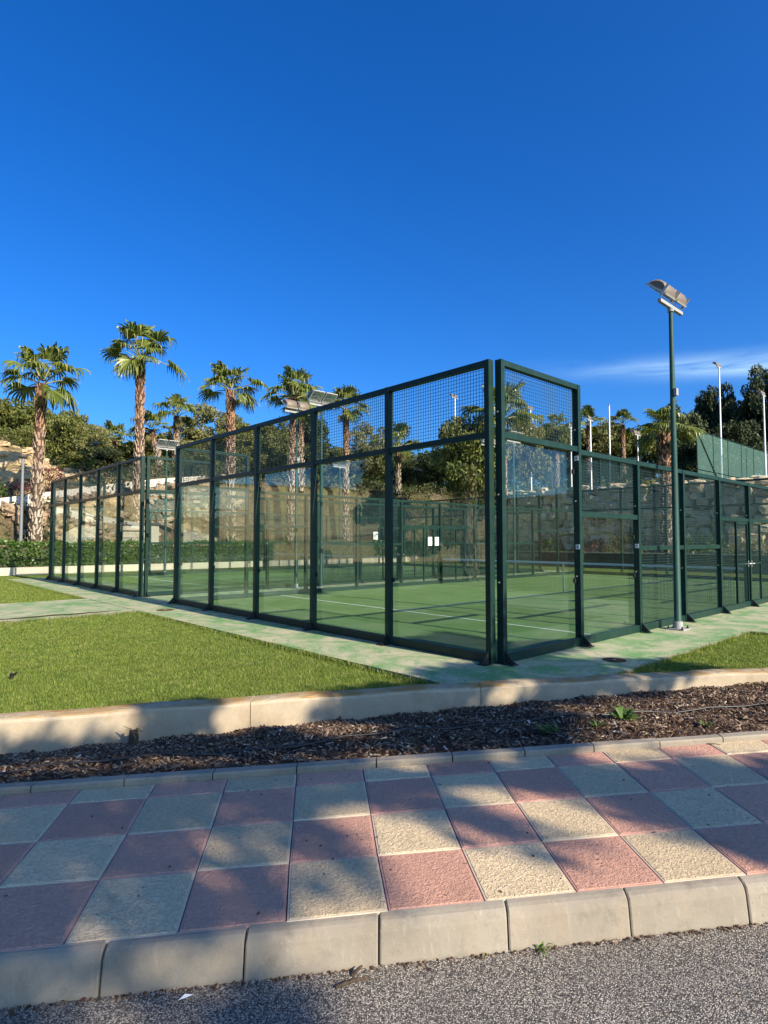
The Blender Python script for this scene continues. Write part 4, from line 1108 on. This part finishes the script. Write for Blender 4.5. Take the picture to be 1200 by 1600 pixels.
# the whole crown is shaped so its leaves cast the shade outlines above
V, Fq = leaf_cloud(LV, .15, .6, 0, rg)
st = empty('street_tree', TREE_B, 0, 'spreading street tree across the road whose shade falls on the pavement', 'tree')
put('crown', np_mesh('crown', V - np.array(TREE_B), Fq, M['hedge']), st)
b = MB(); cen = Vector(LV.mean(0)) - TREE_B
fork = Vector((0, 0, FORK_Z + .02))
b.tube([(0, 0, 0), (.02, .0, 1.5), (-.02, .02, 3.6), fork], [.24, .20, .17, .14], 10)
hubs = []
tw = [t_ - TREE_B for t_ in twigs]
for k in range(7):
    seedp = tw[(k * 37) % len(tw)]; hub = fork.lerp(seedp, .6); hubs.append(hub)
    b.tube([fork, fork.lerp(hub, .5) + Vector((0, 0, .1)), hub], [.085, .06, .045], 7, cap=False)
for t_ in tw:
    hub = min(hubs, key=lambda h_: (h_ - t_).length)
    b.tube([hub, hub.lerp(t_, .55) + Vector((0, 0, .15)), t_], [.022, .014, .006], 4, cap=False)
put('trunk', b.mesh('trunk', M['bark']), st)

# ------------------------------------------------------------------ hedge, low walls, rock wall, stone wall
hl = empty('hedge', uvp(27.9, -14, 0), CA, 'clipped green hedge along the low white wall behind the courts', 'hedge')
n = 26000; L_ = 42
C = np.stack([rng.uniform(0, L_, n), rng.uniform(0, 1.15, n), rng.uniform(.15, 1.5, n)], 1)
face = rng.uniform(size=n); C[face < .45, 1] = -.02 + rng.normal(0, .06, (face < .45).sum()); k_ = (face > .75); C[k_, 2] = 1.42 + rng.normal(0, .07, k_.sum()) + .06 * np.sin(C[k_, 0] * 3)
C[:, 2] -= .05 * np.sin(C[:, 0] * 1.3)
V, Fq = leaf_cloud(C, .15, .55)
put('foliage', np_mesh('foliage', V, Fq, M['hedge']), hl)
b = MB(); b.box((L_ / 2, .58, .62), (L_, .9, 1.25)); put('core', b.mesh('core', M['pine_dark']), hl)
def straight_wall(name, u0, u1, v0, v1, h, mat, label, cat, cap=None, nseg=1):
    r = empty(name, uvp((u0 + u1) / 2, (v0 + v1) / 2, ZL - .1), CA, label, cat)
    b = MB(); b.box((0, 0, (h + .1) / 2), (v1 - v0, u1 - u0, h + .1)); put('wall', b.mesh('wall', mat), r)
    if cap:
        b = MB(); b.box((0, 0, h + .1 + .03), (v1 - v0 + .04, u1 - u0 + .06, .06)); put('lit_coping', b.mesh('lit_coping', cap), r)
    return r
straight_wall('low_wall', 27.55, 27.8, -16, 27, .36, M['white_wall'], 'long low cream wall in front of the clipped hedge', 'wall')
straight_wall('low_wall', -14, 24, 26.5, 26.75, .88, M['stone_joint_wall_shade'], 'low wall with shade painted on its face, below the stone wall behind the courts', 'wall', M['wall'])  # dark face colour stands in for shade, paler coping for the lit top
def rock_mesh(seed, sx, sy, sz, jit=.36):
    rg = np.random.default_rng(seed)
    # rounded block: cube with one ring of subdivision, jittered
    g = (-1, 0, 1); pts = {}; V = []; Fq = []
    def vid(p):
        if p not in pts:
            v = np.array(p, float); v = v / max(1e-6, np.linalg.norm(v)) * (.55 * np.linalg.norm(v) + .52)
            v = v + rg.normal(0, jit * .5, 3); pts[p] = len(V); V.append((v[0] * sx / 2, v[1] * sy / 2, v[2] * sz / 2))
        return pts[p]
    for ax in range(3):
        for s in (-1, 1):
            for a in (-1, 0):
                for c in (-1, 0):
                    q = []
                    for (i, j) in ((a, c), (a + 1, c), (a + 1, c + 1), (a, c + 1)):
                        p = [0, 0, 0]; p[ax] = s; p[(ax + 1) % 3] = i; p[(ax + 2) % 3] = j; q.append(vid(tuple(p)))
                    Fq.append(tuple(q if s > 0 else q[::-1]))
    return V, Fq
def rock_variants(name, mat, dims):
    out = []
    for k, d in enumerate(dims):
        V, Fq = rock_mesh(k + 40, *d); b = MB(); b.add(V, Fq); out.append(b.mesh(name, mat))
    return out
SV = rock_variants('stone', M['stone'], [(.74, .5, .56), (.6, .5, .5), (.82, .5, .52), (.66, .45, .62), (.56, .5, .58), (.78, .55, .5)])
sw = empty('stone_wall', uvp(3.4, WALL_V, -.1), CA + math.pi / 2 + R(3), 'high rough stone retaining wall under the tennis terrace at the right', 'wall')
b = MB(); b.box((0, -.42, 2.38), (34, .5, 4.75)); put('core', b.mesh('core', M['stone_joint_wall_shade']), sw)
rg_ = random.Random(3); cnt = 0
zc = .75; row = 0
while zc < 4.9:
    xx_ = 17.0 + rg_.uniform(-.3, .1)
    while xx_ > 1.2 and cnt < 296:
        s = rg_.uniform(.85, 1.25); o = put('stone', SV[rg_.randrange(6)], sw, (xx_ - .3, .06 + rg_.uniform(-.10, .14), zc + rg_.uniform(-.12, .12)), (rg_.uniform(-.15, .15), rg_.uniform(-.25, .25), rg_.choice((0, math.pi)) + rg_.uniform(-.35, .35)))
        o.scale = (s, 1, rg_.uniform(.85, 1.1)); xx_ -= .66 * s + .04; cnt += 1
    zc += .50
print('stones', cnt)
# rough boulder bank behind the hedge
RV = rock_variants('rock', M['rock'], [(1.0, .8, .5), (.8, .7, .45), (1.2, .8, .45), (.9, .8, .6), (.7, .6, .5)])
rw = empty('boulder_bank', uvp(30.6, 0, 0), CA, 'rough tan boulder bank below the pale ramp at the left', 'rock bank')
rg_ = random.Random(9); cnt = 0
for k in range(290):
    vv = rg_.uniform(-7, 13); f = rg_.uniform(.25, 1.0); hl_ = max(1.4, min(5.7, 3.3 + .2 * vv)); 
    uu = 30.2 + 1.2 * f; p = uvp(uu, vv); zz = hzs(p.x, p.y)
    if zz < .6: continue
    o = put('rock', RV[rg_.randrange(5)], rw, (vv, uu - 30.6 - .1, zz), (rg_.uniform(-.4, .4), rg_.uniform(-.4, .4), rg_.uniform(-.5, .5))); s = rg_.uniform(.25, .75) ** 1.3 + .12; o.scale = (s, s, s); cnt += 1
V_, F_ = [], []; rg_ = random.Random(21); k0 = 0
for k in range(330):
    u, v = rg_.uniform(34.0, 39.5), rg_.uniform(-9, 8.5); p = uvp(u, v)
    if v > 4 and rg_.random() < .5: continue
    s = rg_.uniform(.12, .5); V2, F2 = rock_mesh(rg_.randrange(12) + 300, s * 1.3, s, s * .7); M2 = Matrix.Rotation(rg_.uniform(0, 6), 3, 'Z')
    zz = hzs(p.x, p.y); V_ += [tuple(M2 @ Vector(q) + Vector((p.x, p.y, zz))) for q in V2]; F_ += [tuple(i + k0 for i in f) for f in F2]; k0 = len(V_)
b = MB(); b.add(V_, F_); tag(put('cliff_rubble', b.mesh('cliff_rubble', M['ochre']), kind='stuff'), 'ochre rubble strewn over the sandy cliff at the left', 'rubble')
# pale ramp parapet climbing behind the boulders
ptv = [(-12, 1.9, 1.2), (-6, 2.8, 1.9), (-.3, 3.8, 2.9), (5, 4.85, 3.9), (8, 5.4, 4.6), (12, 5.95, 5.4)]
pr = empty('ramp_parapet', uvp(32.1, 0, 0), CA, 'white concrete parapet of the ramp climbing above the boulder bank', 'wall')
for (a, c) in zip(ptv[:-1], ptv[1:]):
    b = MB(); V = []
    for (vv, zt, zb_) in (a, c): V += [(vv, -.10, zb_ - .6), (vv, .10, zb_ - .6), (vv, .10, zt), (vv, -.10, zt)]
    b.add(V, [(0, 4, 7, 3), (1, 2, 6, 5), (2, 3, 7, 6), (0, 1, 5, 4), (0, 3, 2, 1), (4, 5, 6, 7)])
    put('parapet_panel', b.mesh('parapet_panel', M['pale_wall']), pr)
b = MB(); V = []
for (vv, zt, zb_) in ptv: V += [tuple(uvp(32.22, vv, zb_ + .25)), tuple(uvp(34.4, vv, zb_ + .32))]
b.add(V, [(2 * i, 2 * i + 2, 2 * i + 3, 2 * i + 1) for i in range(len(ptv) - 1)]); put('ramp', b.mesh('ramp', M['white_wall']), kind='structure')
# two small white walls / huts behind the hedge
def hut(pxa, pxb, ytop, Y, dep, label):
    x0, x1 = xat(pxa, Y), xat(pxb, Y); h = zat(ytop, Y) + .1; r = empty('utility_hut', ((x0 + x1) / 2, Y + dep / 2, -.1), 0, label, 'hut')
    b = MB(); b.box((0, 0, h / 2), (x1 - x0, dep, h)); put('wall', b.mesh('wall', M['white_wall']), r)
    b = MB(); b.box((0, 0, h + .06), (x1 - x0 + .16, dep + .16, .12)); put('roof', b.mesh('roof', M['dark_slab']), r)
    b = MB(); b.box((0, -dep / 2 - .012, h * .72), ((x1 - x0) * .98, .02, .05)); put('ledge', b.mesh('ledge', M['galv']), r)
hut(192, 238, 820, 33.2, 1.0, 'small white utility hut with a dark flat roof behind the hedge')
r = empty('white_wall', on_u(126, 29.6), CA - .5, 'short white wall with a sloping end behind the hedge at the left', 'wall')
b = MB(); b.add([(-.9, -.08, 0), (.9, -.08, 0), (.9, -.08, 2.35), (-.2, -.08, 2.3), (-.9, -.08, 1.9), (-.9, .08, 0), (.9, .08, 0), (.9, .08, 2.35), (-.2, .08, 2.3), (-.9, .08, 1.9)],
                [(0, 1, 2, 3, 4), (9, 8, 7, 6, 5), (0, 5, 6, 1), (1, 6, 7, 2), (2, 7, 8, 3), (3, 8, 9, 4), (4, 9, 5, 0)])
put('wall', b.mesh('wall', M['white_wall']), r)
b = MB(); b.box((.35, -.1, 1.15), (.9, .03, 1.2)); put('panel', b.mesh('panel', M['galv']), r)

# shrubs
def bush(loc, rx, rz_, mat, label, nleaf=1600, leaf=.13, group=None, seed=0, cat='shrub'):
    rg = np.random.default_rng(seed + 200); q = rg.normal(size=(nleaf, 3)); q /= np.linalg.norm(q, axis=1)[:, None]
    lump = 1 + .22 * np.sin(q[:, 0] * 5 + seed) * np.cos(q[:, 1] * 4 + seed * 2) + .12 * np.sin(q[:, 2] * 9)
    q *= (rg.uniform(.45, 1, nleaf) ** .5 * lump)[:, None]; C = q * np.array([rx, rx, rz_]); C[:, 2] = np.abs(C[:, 2] + rz_ * .75)
    V, Fq = leaf_cloud(C, leaf, .5, 0, rg)
    r = empty('shrub', loc, 0, label, cat, group); put('foliage', np_mesh('foliage', V, Fq, mat), r)
    b = MB()
    for k in range(4): a = k * 1.6; b.tube([(0, 0, -.1), (math.cos(a) * rx * .3, math.sin(a) * rx * .3, rz_ * .8)], [.03, .012], 5)
    put('stem', b.mesh('stem', M['bark']), r); return r
p = on_u(58, 30.2); bush((p.x, p.y, .3), 1.1, 1.05, M['pine_dark'], 'dark rounded shrub behind the hedge at the foot of the leftmost palm', 2200, .16, None, 1)
for k, (px, u, zz, rx, rz_, mt, lab) in enumerate(((76, 35.2, None, .95, .95, 'purple', 'red-leaved shrub on the cliff foot right of the leftmost palm trunk'), (26, 34.6, None, .9, .7, 'purple', 'pinkish shrub at the cliff foot beside the street lamp'), (-6, 33.6, None, .6, .8, 'hedge', 'green shrub above the parapet at the left picture edge'), (50, 33.9, None, 1.3, .3, 'shrub', 'low green shrub spreading along the top of the parapet'))):
    p = on_u(px, u); bush((p.x, p.y, hzs(p.x, p.y)), rx, rz_, M[mt], lab, 1500, .12, 'shrubs on the ochre slope', 10 + k)
for k, (u, rx, rz_, mt, lab) in enumerate(((18.6, 1.0, .8, 'shrub', 'olive shrub at the left foot of the stone wall'), (16.4, 1.2, 1.0, 'hedge', 'green shrub at the foot of the stone wall, second from its left end'), (13.7, 1.3, .9, 'purple', 'purple tinged shrub at the foot of the stone wall'), (11.4, 1.4, 1.1, 'shrub', 'broad shrub left of the stout palm at the stone wall'), (7.2, 1.4, 1.1, 'hedge', 'broad shrub right of the stout palm at the stone wall'), (4.4, 1.4, .9, 'shrub', 'shrub at the stone wall near the right picture edge'))):
    p = uvp(u, 27.9); bush((p.x, p.y, ZL), rx, rz_, M[mt], lab, 2000, .15, 'shrubs along the stone wall', 30 + k)
for k, (u, v, rx, rz_, mt, lab) in enumerate(((21.5, 28.2, 1.4, .8, 'hedge', 'green shrub where the stone wall ends, at the bank foot'), (24, 27.4, 1.5, .7, 'hedge', 'green shrub in the middle of the bank foot'), (26.2, 27.0, 1.3, .8, 'shrub', 'shrub at the corner of the bank by the end of the hedge'), (29, 26, 1.5, 1.0, 'shrub', 'shrub beyond the end of the hedge'))):
    p = uvp(u, v); bush((p.x, p.y, max(ZL, hzs(p.x, p.y))), rx, rz_, M[mt], lab, 1800, .14, 'shrubs along the bank', 50 + k)
rb = random.Random(77)
for k in range(9):
    u, v = 21.8 + k * .95, (30.2, 33.0, 31.2, 35.0, 29.6, 33.6, 31.0, 34.6, 32.2)[k]
    p = uvp(u, v); bush((p.x, p.y, hzs(p.x, p.y) - .1), rb.uniform(.7, 1.3), rb.uniform(.5, .9), M[('shrub', 'hedge', 'scrub')[k % 3]], ('olive', 'green', 'dry straw coloured')[k % 3] + ' shrub on the earth bank, ' + ('first', 'second', 'third', 'fourth', 'fifth', 'sixth', 'seventh', 'eighth', 'ninth')[k] + ' from the stone wall', 1500, .15, 'shrubs on the earth bank', 80 + k)
wp = np.interp
npx = 9000; PX = rng.uniform(-150, 1350, npx); YT = wp(PX, [-150, 60, 140, 300, 420, 620, 760, 800, 1000, 1080, 1350], [655, 676, 700, 704, 704, 714, 704, 672, 676, 650, 640]) + 6 * np.sin(PX / 17) + 5 * np.sin(PX / 7.3)
YY = rng.uniform(78, 92, npx); XX = (PX - 600) / FPX * YY; b_ = (800 - YT) / FPX; cc, ss_ = math.cos(PITCH), math.sin(PITCH)
ZT = CAM_H + YY * (ss_ + b_ * cc) / (cc - b_ * ss_); ZB = hz(XX, YY) - .3
ZZ = ZB + (ZT - ZB) * rng.uniform(0, 1, npx) ** .7; ok_ = ZT > ZB + .5
C = np.repeat(np.stack([XX, YY, ZZ], 1)[ok_], 7, 0); C = C + rng.normal(0, .45, C.shape)
V, Fq = leaf_cloud(C, .75, .5); o = put('pine_wood', np_mesh('pine_wood', V, Fq, M['pine']), kind='stuff'); tag(o, 'far pine wood closing the gaps between the hillside trees', 'wood')
# scrub over the banks: nobody could count it
n = 16000; su = rng.uniform(20.8, 48, n); sv = rng.uniform(-6, 46, n)
keep = ((su > 30.8) & (sv < 30) & ~((su > 31.6) & (su < 34.6)) & ~((su > 33.5) & (su < 39.5) & (sv < 3.5))) | (sv > 28.2); su, sv = su[keep], sv[keep]
sx_ = C0.x + su * UD.x + sv * VD.x; sy_ = C0.y + su * UD.y + sv * VD.y; sz_ = hz(sx_, sy_)
dens = np.sin(sx_ * .8) * np.cos(sy_ * .7 + 1) + rng.normal(0, .5, len(sx_)) > .1
PT = np.stack([sx_, sy_, sz_], 1)[dens]
C = np.repeat(PT, 12, 0) + rng.normal(0, 1, (len(PT) * 12, 3)) * np.array([.22, .22, .12]) + np.array([0, 0, .14])
V, Fq = leaf_cloud(C, .24, .3, .9); o = put('scrub', np_mesh('scrub', V, Fq, M['scrub']), kind='stuff'); tag(o, 'dry brown scrub and weeds covering the banks behind the courts', 'scrub')
nb_ = 5200; bu = rng.uniform(20.6, 31, nb_); bv = rng.uniform(27.8, 41, nb_); bx_ = C0.x + bu * UD.x + bv * VD.x; by_ = C0.y + bu * UD.y + bv * VD.y
P2 = np.stack([bx_, by_, hz(bx_, by_)], 1)[rng.uniform(size=nb_) < .55 + .4 * np.sin(bx_ * 1.3) * np.cos(by_ * 1.1)]
for nm, mt, sel, lab in (('dry_grass', 'scrub', P2[::2], 'straw coloured dry grass tufts on the earth bank'), ('low_bushes', 'shrub', P2[1::4], 'low olive bushes dotted over the earth bank')):
    C = np.repeat(sel, 14, 0); C = C + rng.normal(0, 1, C.shape) * np.array([.2, .2, .14]) + np.array([0, 0, .18]); V, Fq = leaf_cloud(C, .34 if nm == 'dry_grass' else .26, .2 if nm == 'dry_grass' else .5, 1.4 if nm == 'dry_grass' else .2)
    tag(put(nm, np_mesh(nm, V, Fq, M[mt]), kind='stuff'), lab, nm.replace('_', ' '))
k_ = rng.uniform(size=len(PT)) < .30 + .25 * (PT[:, 2] < 1.6)
C = np.repeat(PT[k_], 30, 0); C = C + rng.normal(0, 1, C.shape) * np.array([.34, .34, .22]) + np.array([0, 0, .3])
V, Fq = leaf_cloud(C, .24, .45, .2); o = put('undergrowth', np_mesh('undergrowth', V, Fq, M['shrub']), kind='stuff'); tag(o, 'olive green undergrowth scattered over the banks behind the courts', 'undergrowth')

# ------------------------------------------------------------------ tennis terrace: netting fences, masts, shelter
def net_fence(P0, P1, h, nb, label, brace=True):
    P0, P1 = Vector(P0), Vector(P1); d = P1 - P0; L = d.length; r = empty('netting_fence', P0, math.atan2(d.y, d.x), label, 'fence', 'tennis netting fences')
    for i in range(nb + 1):
        b = MB(); b.tube([(0, 0, -.3), (0, 0, h + .05)], .045, 8); put('post', b.mesh('post', M['steel']), r, (L * i / nb, 0, 0))
    for i in range(nb):
        b = MB(); b.box((L * (i + .5) / nb, 0, h / 2), (L / nb - .09, .012, h)); put('netting', b.mesh('netting', M['screen']), r)
    for z in (h, h * .36):
        b = MB(); b.tube([(0, -.03, z), (L, -.03, z)], .022, 6); put('wire_rail', b.mesh('wire_rail', M['steel']), r)
    if brace:
        b = MB(); b.tube([(.05, -.05, h * .97), (L / nb * 1.6, -.05, .1)], .035, 6); put('brace', b.mesh('brace', M['steel']), r)
    return r
a_ = Vector((xat(1092, 40), 40, 4.9)); net_fence(a_, a_ + VD * 27, 4.15, 9, 'green netting fence with a diagonal brace on the terrace at the right')
b0 = Vector((xat(1003, 52), 52, 5.2)); b1 = Vector((xat(775, 60), 60, 5.4)); net_fence(b0, b1, 3.7, 8, 'green netting fence on the terrace seen through the nearer cage')
def mast(px, ytop, Y, label, heads=2, r_=.075):
    x = xat(px, Y); z = hzs(x, Y) - .2; h = zat(ytop, Y) - z
    r = empty('floodlight_mast', (x, Y, z), CA, label, 'lamp mast', 'white masts on the tennis terrace')
    b = MB(); b.tube([(0, 0, 0), (0, 0, h)], [r_, r_ * .72], 10); put('mast', b.mesh('mast', M['white_metal']), r)
    if heads:
        b = MB(); b.box((0, 0, h), (.9, .08, .08)); put('crossarm', b.mesh('crossarm', M['galv']), r)
        for q in range(heads):
            o = put('floodlight', FH[0], r, ((q - (heads - 1) / 2) * .5, 0, h + .12), (R(35), 0, 0)); put('rim', FH[1], o); put('reflector', FH[2], o)
    else:
        b = MB(); b.tube([(0, 0, h), (0, 0, h + .12)], r_, 8); put('cap', b.mesh('cap', M['galv']), r)
mast(1130, 574, 47, 'tall white floodlight mast with two lamps behind the tennis netting')
mast(1199, 618, 46, 'white floodlight mast at the right picture edge')
mast(712, 622, 58, 'white mast seen through the mesh left of the near corner post')
mast(831, 640, 57, 'white mast under the bending palm frond in the end mesh panel')
mast(955, 634, 60, 'thin white mast without lamps between two slender palms', 0, .09)
mast(925, 657, 48, 'white lamp mast in front of the distant palm right of the cage end', 1)
mast(999, 680, 45, 'shorter white lamp mast left of the stout brown palm', 2, .06)
mast(894, 668, 52, 'white lamp mast partly hidden by the end post of the tall panel', 1)
sh = empty('shelter', (xat(686, 58), 58, hzs(xat(686, 58), 58)), CA, 'pale roofed open shelter on the terrace seen through the glass', 'shelter')
b = MB(); b.box((0, 0, 2.35), (4.2, 3.0, .14), Matrix.Rotation(.2, 3, 'X')); put('roof', b.mesh('roof', M['galv']), sh)
for sx in (-1, 1):
    for sy in (-1, 1): b = MB(); b.box((sx * 1.9, sy * 1.3, 1.1), (.12, .12, 2.4)); put('post', b.mesh('post', M['bark']), sh)
b = MB(); b.box((0, -1.9, .45), (1.8, .35, .07)); b.box((-.7, -1.9, .2), (.08, .3, .45)); b.box((.7, -1.9, .2), (.08, .3, .45))
o = put('bench', b.mesh('bench', M['bark']), None, (sh.location.x - 1, sh.location.y - 1.8, hzs(sh.location.x - 1, sh.location.y - 1.8)), (0, 0, CA)); tag(o, 'brown bench in front of the pale shelter on the terrace', 'bench')
# grey street lamp at the left
p = on_u(33, 30.0); r = empty('street_lamp', (p.x, p.y, -.1), 0, 'grey street lamp with a dark flat head left of the leftmost palm', 'street lamp')
hh = zat(716, p.y) + .1
b = MB(); b.tube([(0, 0, 0), (0, 0, 1.2), (0, 0, hh)], [.10, .085, .065], 10); put('pole', b.mesh('pole', M['grey_pole']), r)
b = MB(); b.tube([(0, 0, hh - .02), (0, 0, hh + .05), (0, 0, hh + .12), (0, 0, hh + .2)], [.08, .20, .22, .08], 12); put('head', b.mesh('head', M['dark_slab']), r)

# ------------------------------------------------------------------ small things in front
def cover(px, py, rad, label):
    p = at(px, py, .004); b = MB(); b.tube([(0, 0, -.004), (0, 0, .004)], rad, 20); b.cur = 0
    r = put('manhole_cover', b.mesh('manhole_cover', M['rust']), None, p); tag(r, label, 'manhole cover', 'rusty covers in the apron')
    b = MB(); b.tube([(0, 0, .004), (0, 0, .007)], rad * .18, 8); put('lifting_key', b.mesh('lifting_key', M['galv']), r)
cover(960, 1031, .15, 'rusty round cover in the apron right of the near corner post')
cover(258, 953, .19, 'rusty round cover in the apron near the gap between the cages')
for k, (u, v0, v1, lab) in enumerate(((12.55, -6.5, -3.4, 'brown soil gap'), (9.35, -4.4, -1.6, 'brown soil'))):
    b = MB(); ring = []; rg_ = random.Random(k)
    for i in range(26):
        t = i / 13; s = 1 if i < 13 else -1; q = t if i < 13 else 2 - t
        ring.append(uvp(u + s * (.10 + rg_.uniform(-.05, .06)) * math.sin(max(.15, q * 3.1)), v0 + (v1 - v0) * q, .0035))
    b.add(ring, [tuple(range(26))]); o = put('soil_patch', b.mesh('soil_patch', M['soil']), kind='stuff'); tag(o, ('brown soil strip along the far edge of the painted path', 'brown soil strip along the near edge of the painted path')[k], 'soil')
# irrigation hose winding through the bed
def bed_pt(x, t, lift=.02): y0, y1 = l4(x) + .078, wf(x); return Vector((x, y0 + (y1 - y0) * t, bed_h(x, t) + lift))
pts = [bed_pt(x, .30 + .16 * math.sin(x * .55 + .6) + .03 * math.sin(x * 2.3), .028) for x in np.linspace(-6, 8, 80)]
b = MB(); b.tube(pts, .009, 6); tag(put('irrigation_hose', b.mesh('irrigation_hose', M['hose'])), 'thin black irrigation hose lying on the bark chips', 'hose')
def weed(p, n, L0_, label, group=None, mat='weed', seed=0, spread=.9):
    rg = random.Random(seed); b = MB()
    for k in range(n):
        a = rg.uniform(0, 6.28); L1 = L0_ * rg.uniform(.5, 1.1); up = rg.uniform(.35, 1.3); w = L1 * .11
        d = Vector((math.cos(a), math.sin(a), 0)); s = Vector((-d.y, d.x, 0)) * w
        o_ = d * rg.uniform(0, .2) * L0_
        m1 = o_ + d * L1 * .45 * spread + Vector((0, 0, L1 * .5 * up)); t1 = o_ + d * L1 * spread + Vector((0, 0, L1 * .55 * up))
        b.add([o_ - s * .4, o_ + s * .4, m1 + s, m1 - s, t1], [(0, 1, 2, 3), (3, 2, 4)])
    o = put('weed', b.mesh('weed', M[mat]), None, p); return tag(o, label, 'weed', group)
weed(bed_pt(2.05, .32, 0), 60, .16, 'green weed clump in the mulch right of centre, beside the hose', 'weeds in the planting bed', seed=1)
weed(bed_pt(1.30, .22, 0), 36, .12, 'smaller green weed clump in the mulch nearer the middle', 'weeds in the planting bed', seed=2)
weed(bed_pt(1.75, .25, 0), 20, .09, 'straggly weed between the two larger clumps in the mulch', 'weeds in the planting bed', seed=3)
weed(bed_pt(2.6, .14, 0), 20, .08, 'tiny weed by the edging at the right end of the bed', 'weeds in the planting bed', seed=4)
p = at(848, 1484, ZR + .004); weed(p, 11, .055, 'tiny green weed growing at the foot of the road kerb', seed=5)
# dead stub with dry rosette by the wall
p = Vector((at(218, 1140, -.2).x, 0, 0)); x_ = -2.25; q = bed_pt(x_, .90, 0)
o = empty('dead_stub', q, 0, 'dead plant stub with a dry rosette leaning on the low wall at the left', 'plant stub')
b = MB(); b.tube([(0, 0, -.05), (.01, .01, .08), (.0, .02, .14)], [.05, .045, .035], 8); put('stem', b.mesh('stem', M['bark']), o)
b = MB(); rg_ = random.Random(8)
for k in range(26):
    a = rg_.uniform(0, 6.28); L1 = rg_.uniform(.05, .12); d = Vector((math.cos(a), math.sin(a), rg_.uniform(-.5, .6))); s = Vector((-d.y, d.x, 0)) * .012; c_ = Vector((0, .02, .13))
    b.add([c_ - s, c_ + s, c_ + d * L1 + s * .3, c_ + d * L1 - s * .3], [(0, 1, 2, 3)])
put('rosette', b.mesh('rosette', M['frond_dry']), o)
# litter on road and tiles
def leaf(px, py, z, L1, w, rz, mat, name, label, group=None):
    b = MB(); b.add([(-L1 / 2, 0, .002), (0, -w / 2, .010), (L1 / 2, 0, .004), (0, w / 2, .008), (0, 0, .003)], [(0, 1, 4), (1, 2, 4), (2, 3, 4), (3, 0, 4)])
    o = put(name, b.mesh(name, mat), None, at(px, py, z + .003), (0, 0, rz)); return tag(o, label, name.replace('_', ' '), group)
leaf(290, 1560, ZR, .055, .024, .5, M['paper'], 'litter_scrap', 'pale scrap of litter on the asphalt near the left kerb')
leaf(757, 1494, ZR, .03, .02, 1.2, M['frond_dry'], 'dry_leaf', 'yellow dry leaf at the kerb foot left of the tiny weed')
leaf(130, 1564, ZR, .03, .02, .3, M['purple'], 'dry_leaf', 'reddish leaf at the kerb foot near the left edge')
def twig(px, py, z, pts, r_, label):
    b = MB(); b.tube(pts, r_, 5); o = put('twig', b.mesh('twig', M['bark']), None, at(px, py, z)); o.scale = (.7, .7, .7); return tag(o, label, 'twig', 'twigs lying about')
twig(545, 1540, ZR, [(-.07, -.02, .008), (-.02, 0, .012), (.05, .03, .012), (.12, .04, .008)], [.009, .011, .009, .004], 'split brown twig on the asphalt below the kerb, longer one')
twig(560, 1526, ZR, [(-.03, 0, .006), (0, .01, .035), (.02, .012, .05)], [.010, .009, .005], 'short upright brown twig at the kerb foot')
twig(160, 1226, ZS, [(-.06, -.015, .006), (0, 0, .008), (.05, .03, .006), (.10, .04, .008)], .004, 'thin dark twig on the tiles by the edging at the left')
twig(1112, 1163, ZS, [(-.05, .0, .006), (.03, -.02, .01), (.07, -.04, .006)], .006, 'dark twig on the tiles by the edging at the right')
rg_ = random.Random(12); b = MB()
for k in range(120):
    x_ = rg_.uniform(-1.7, 2.2); y_ = rg_.uniform(l0(x_) + .02, l4(x_) - .01); s = rg_.uniform(.002, .007)
    b.box((x_, y_, ZS + .004), (s * rg_.uniform(1, 2.5), s, s * .6), Matrix.Rotation(rg_.uniform(0, 3), 3, 'Z'))
for k in range(420):
    x_ = rg_.uniform(-1.7, 2.0); s = rg_.uniform(.003, .009); y_ = kb(x_) - abs(rg_.gauss(0, .014)) + .004
    b.box((x_, y_, ZR + s * .3), (s * 1.5, s, s * .8), Matrix.Rotation(rg_.uniform(0, 3), 3, 'Z'))
tag(put('crumbs', b.mesh('crumbs', M['chips']), kind='stuff'), 'dark crumbs of bark and soil on the tiles and along the kerb foot', 'debris')
# sprinkler head in the lawn
p = at(18, 1062, ZL); b = MB(); b.tube([(0, 0, 0), (0, 0, .05)], .022, 8); b.box((.015, 0, .062), (.06, .03, .025)); b.tube([(.04, 0, .06), (.06, 0, .09)], .008, 5)
tag(put('sprinkler', b.mesh('sprinkler', M['hose']), None, p), 'small black sprinkler head standing in the lawn at the left', 'sprinkler')
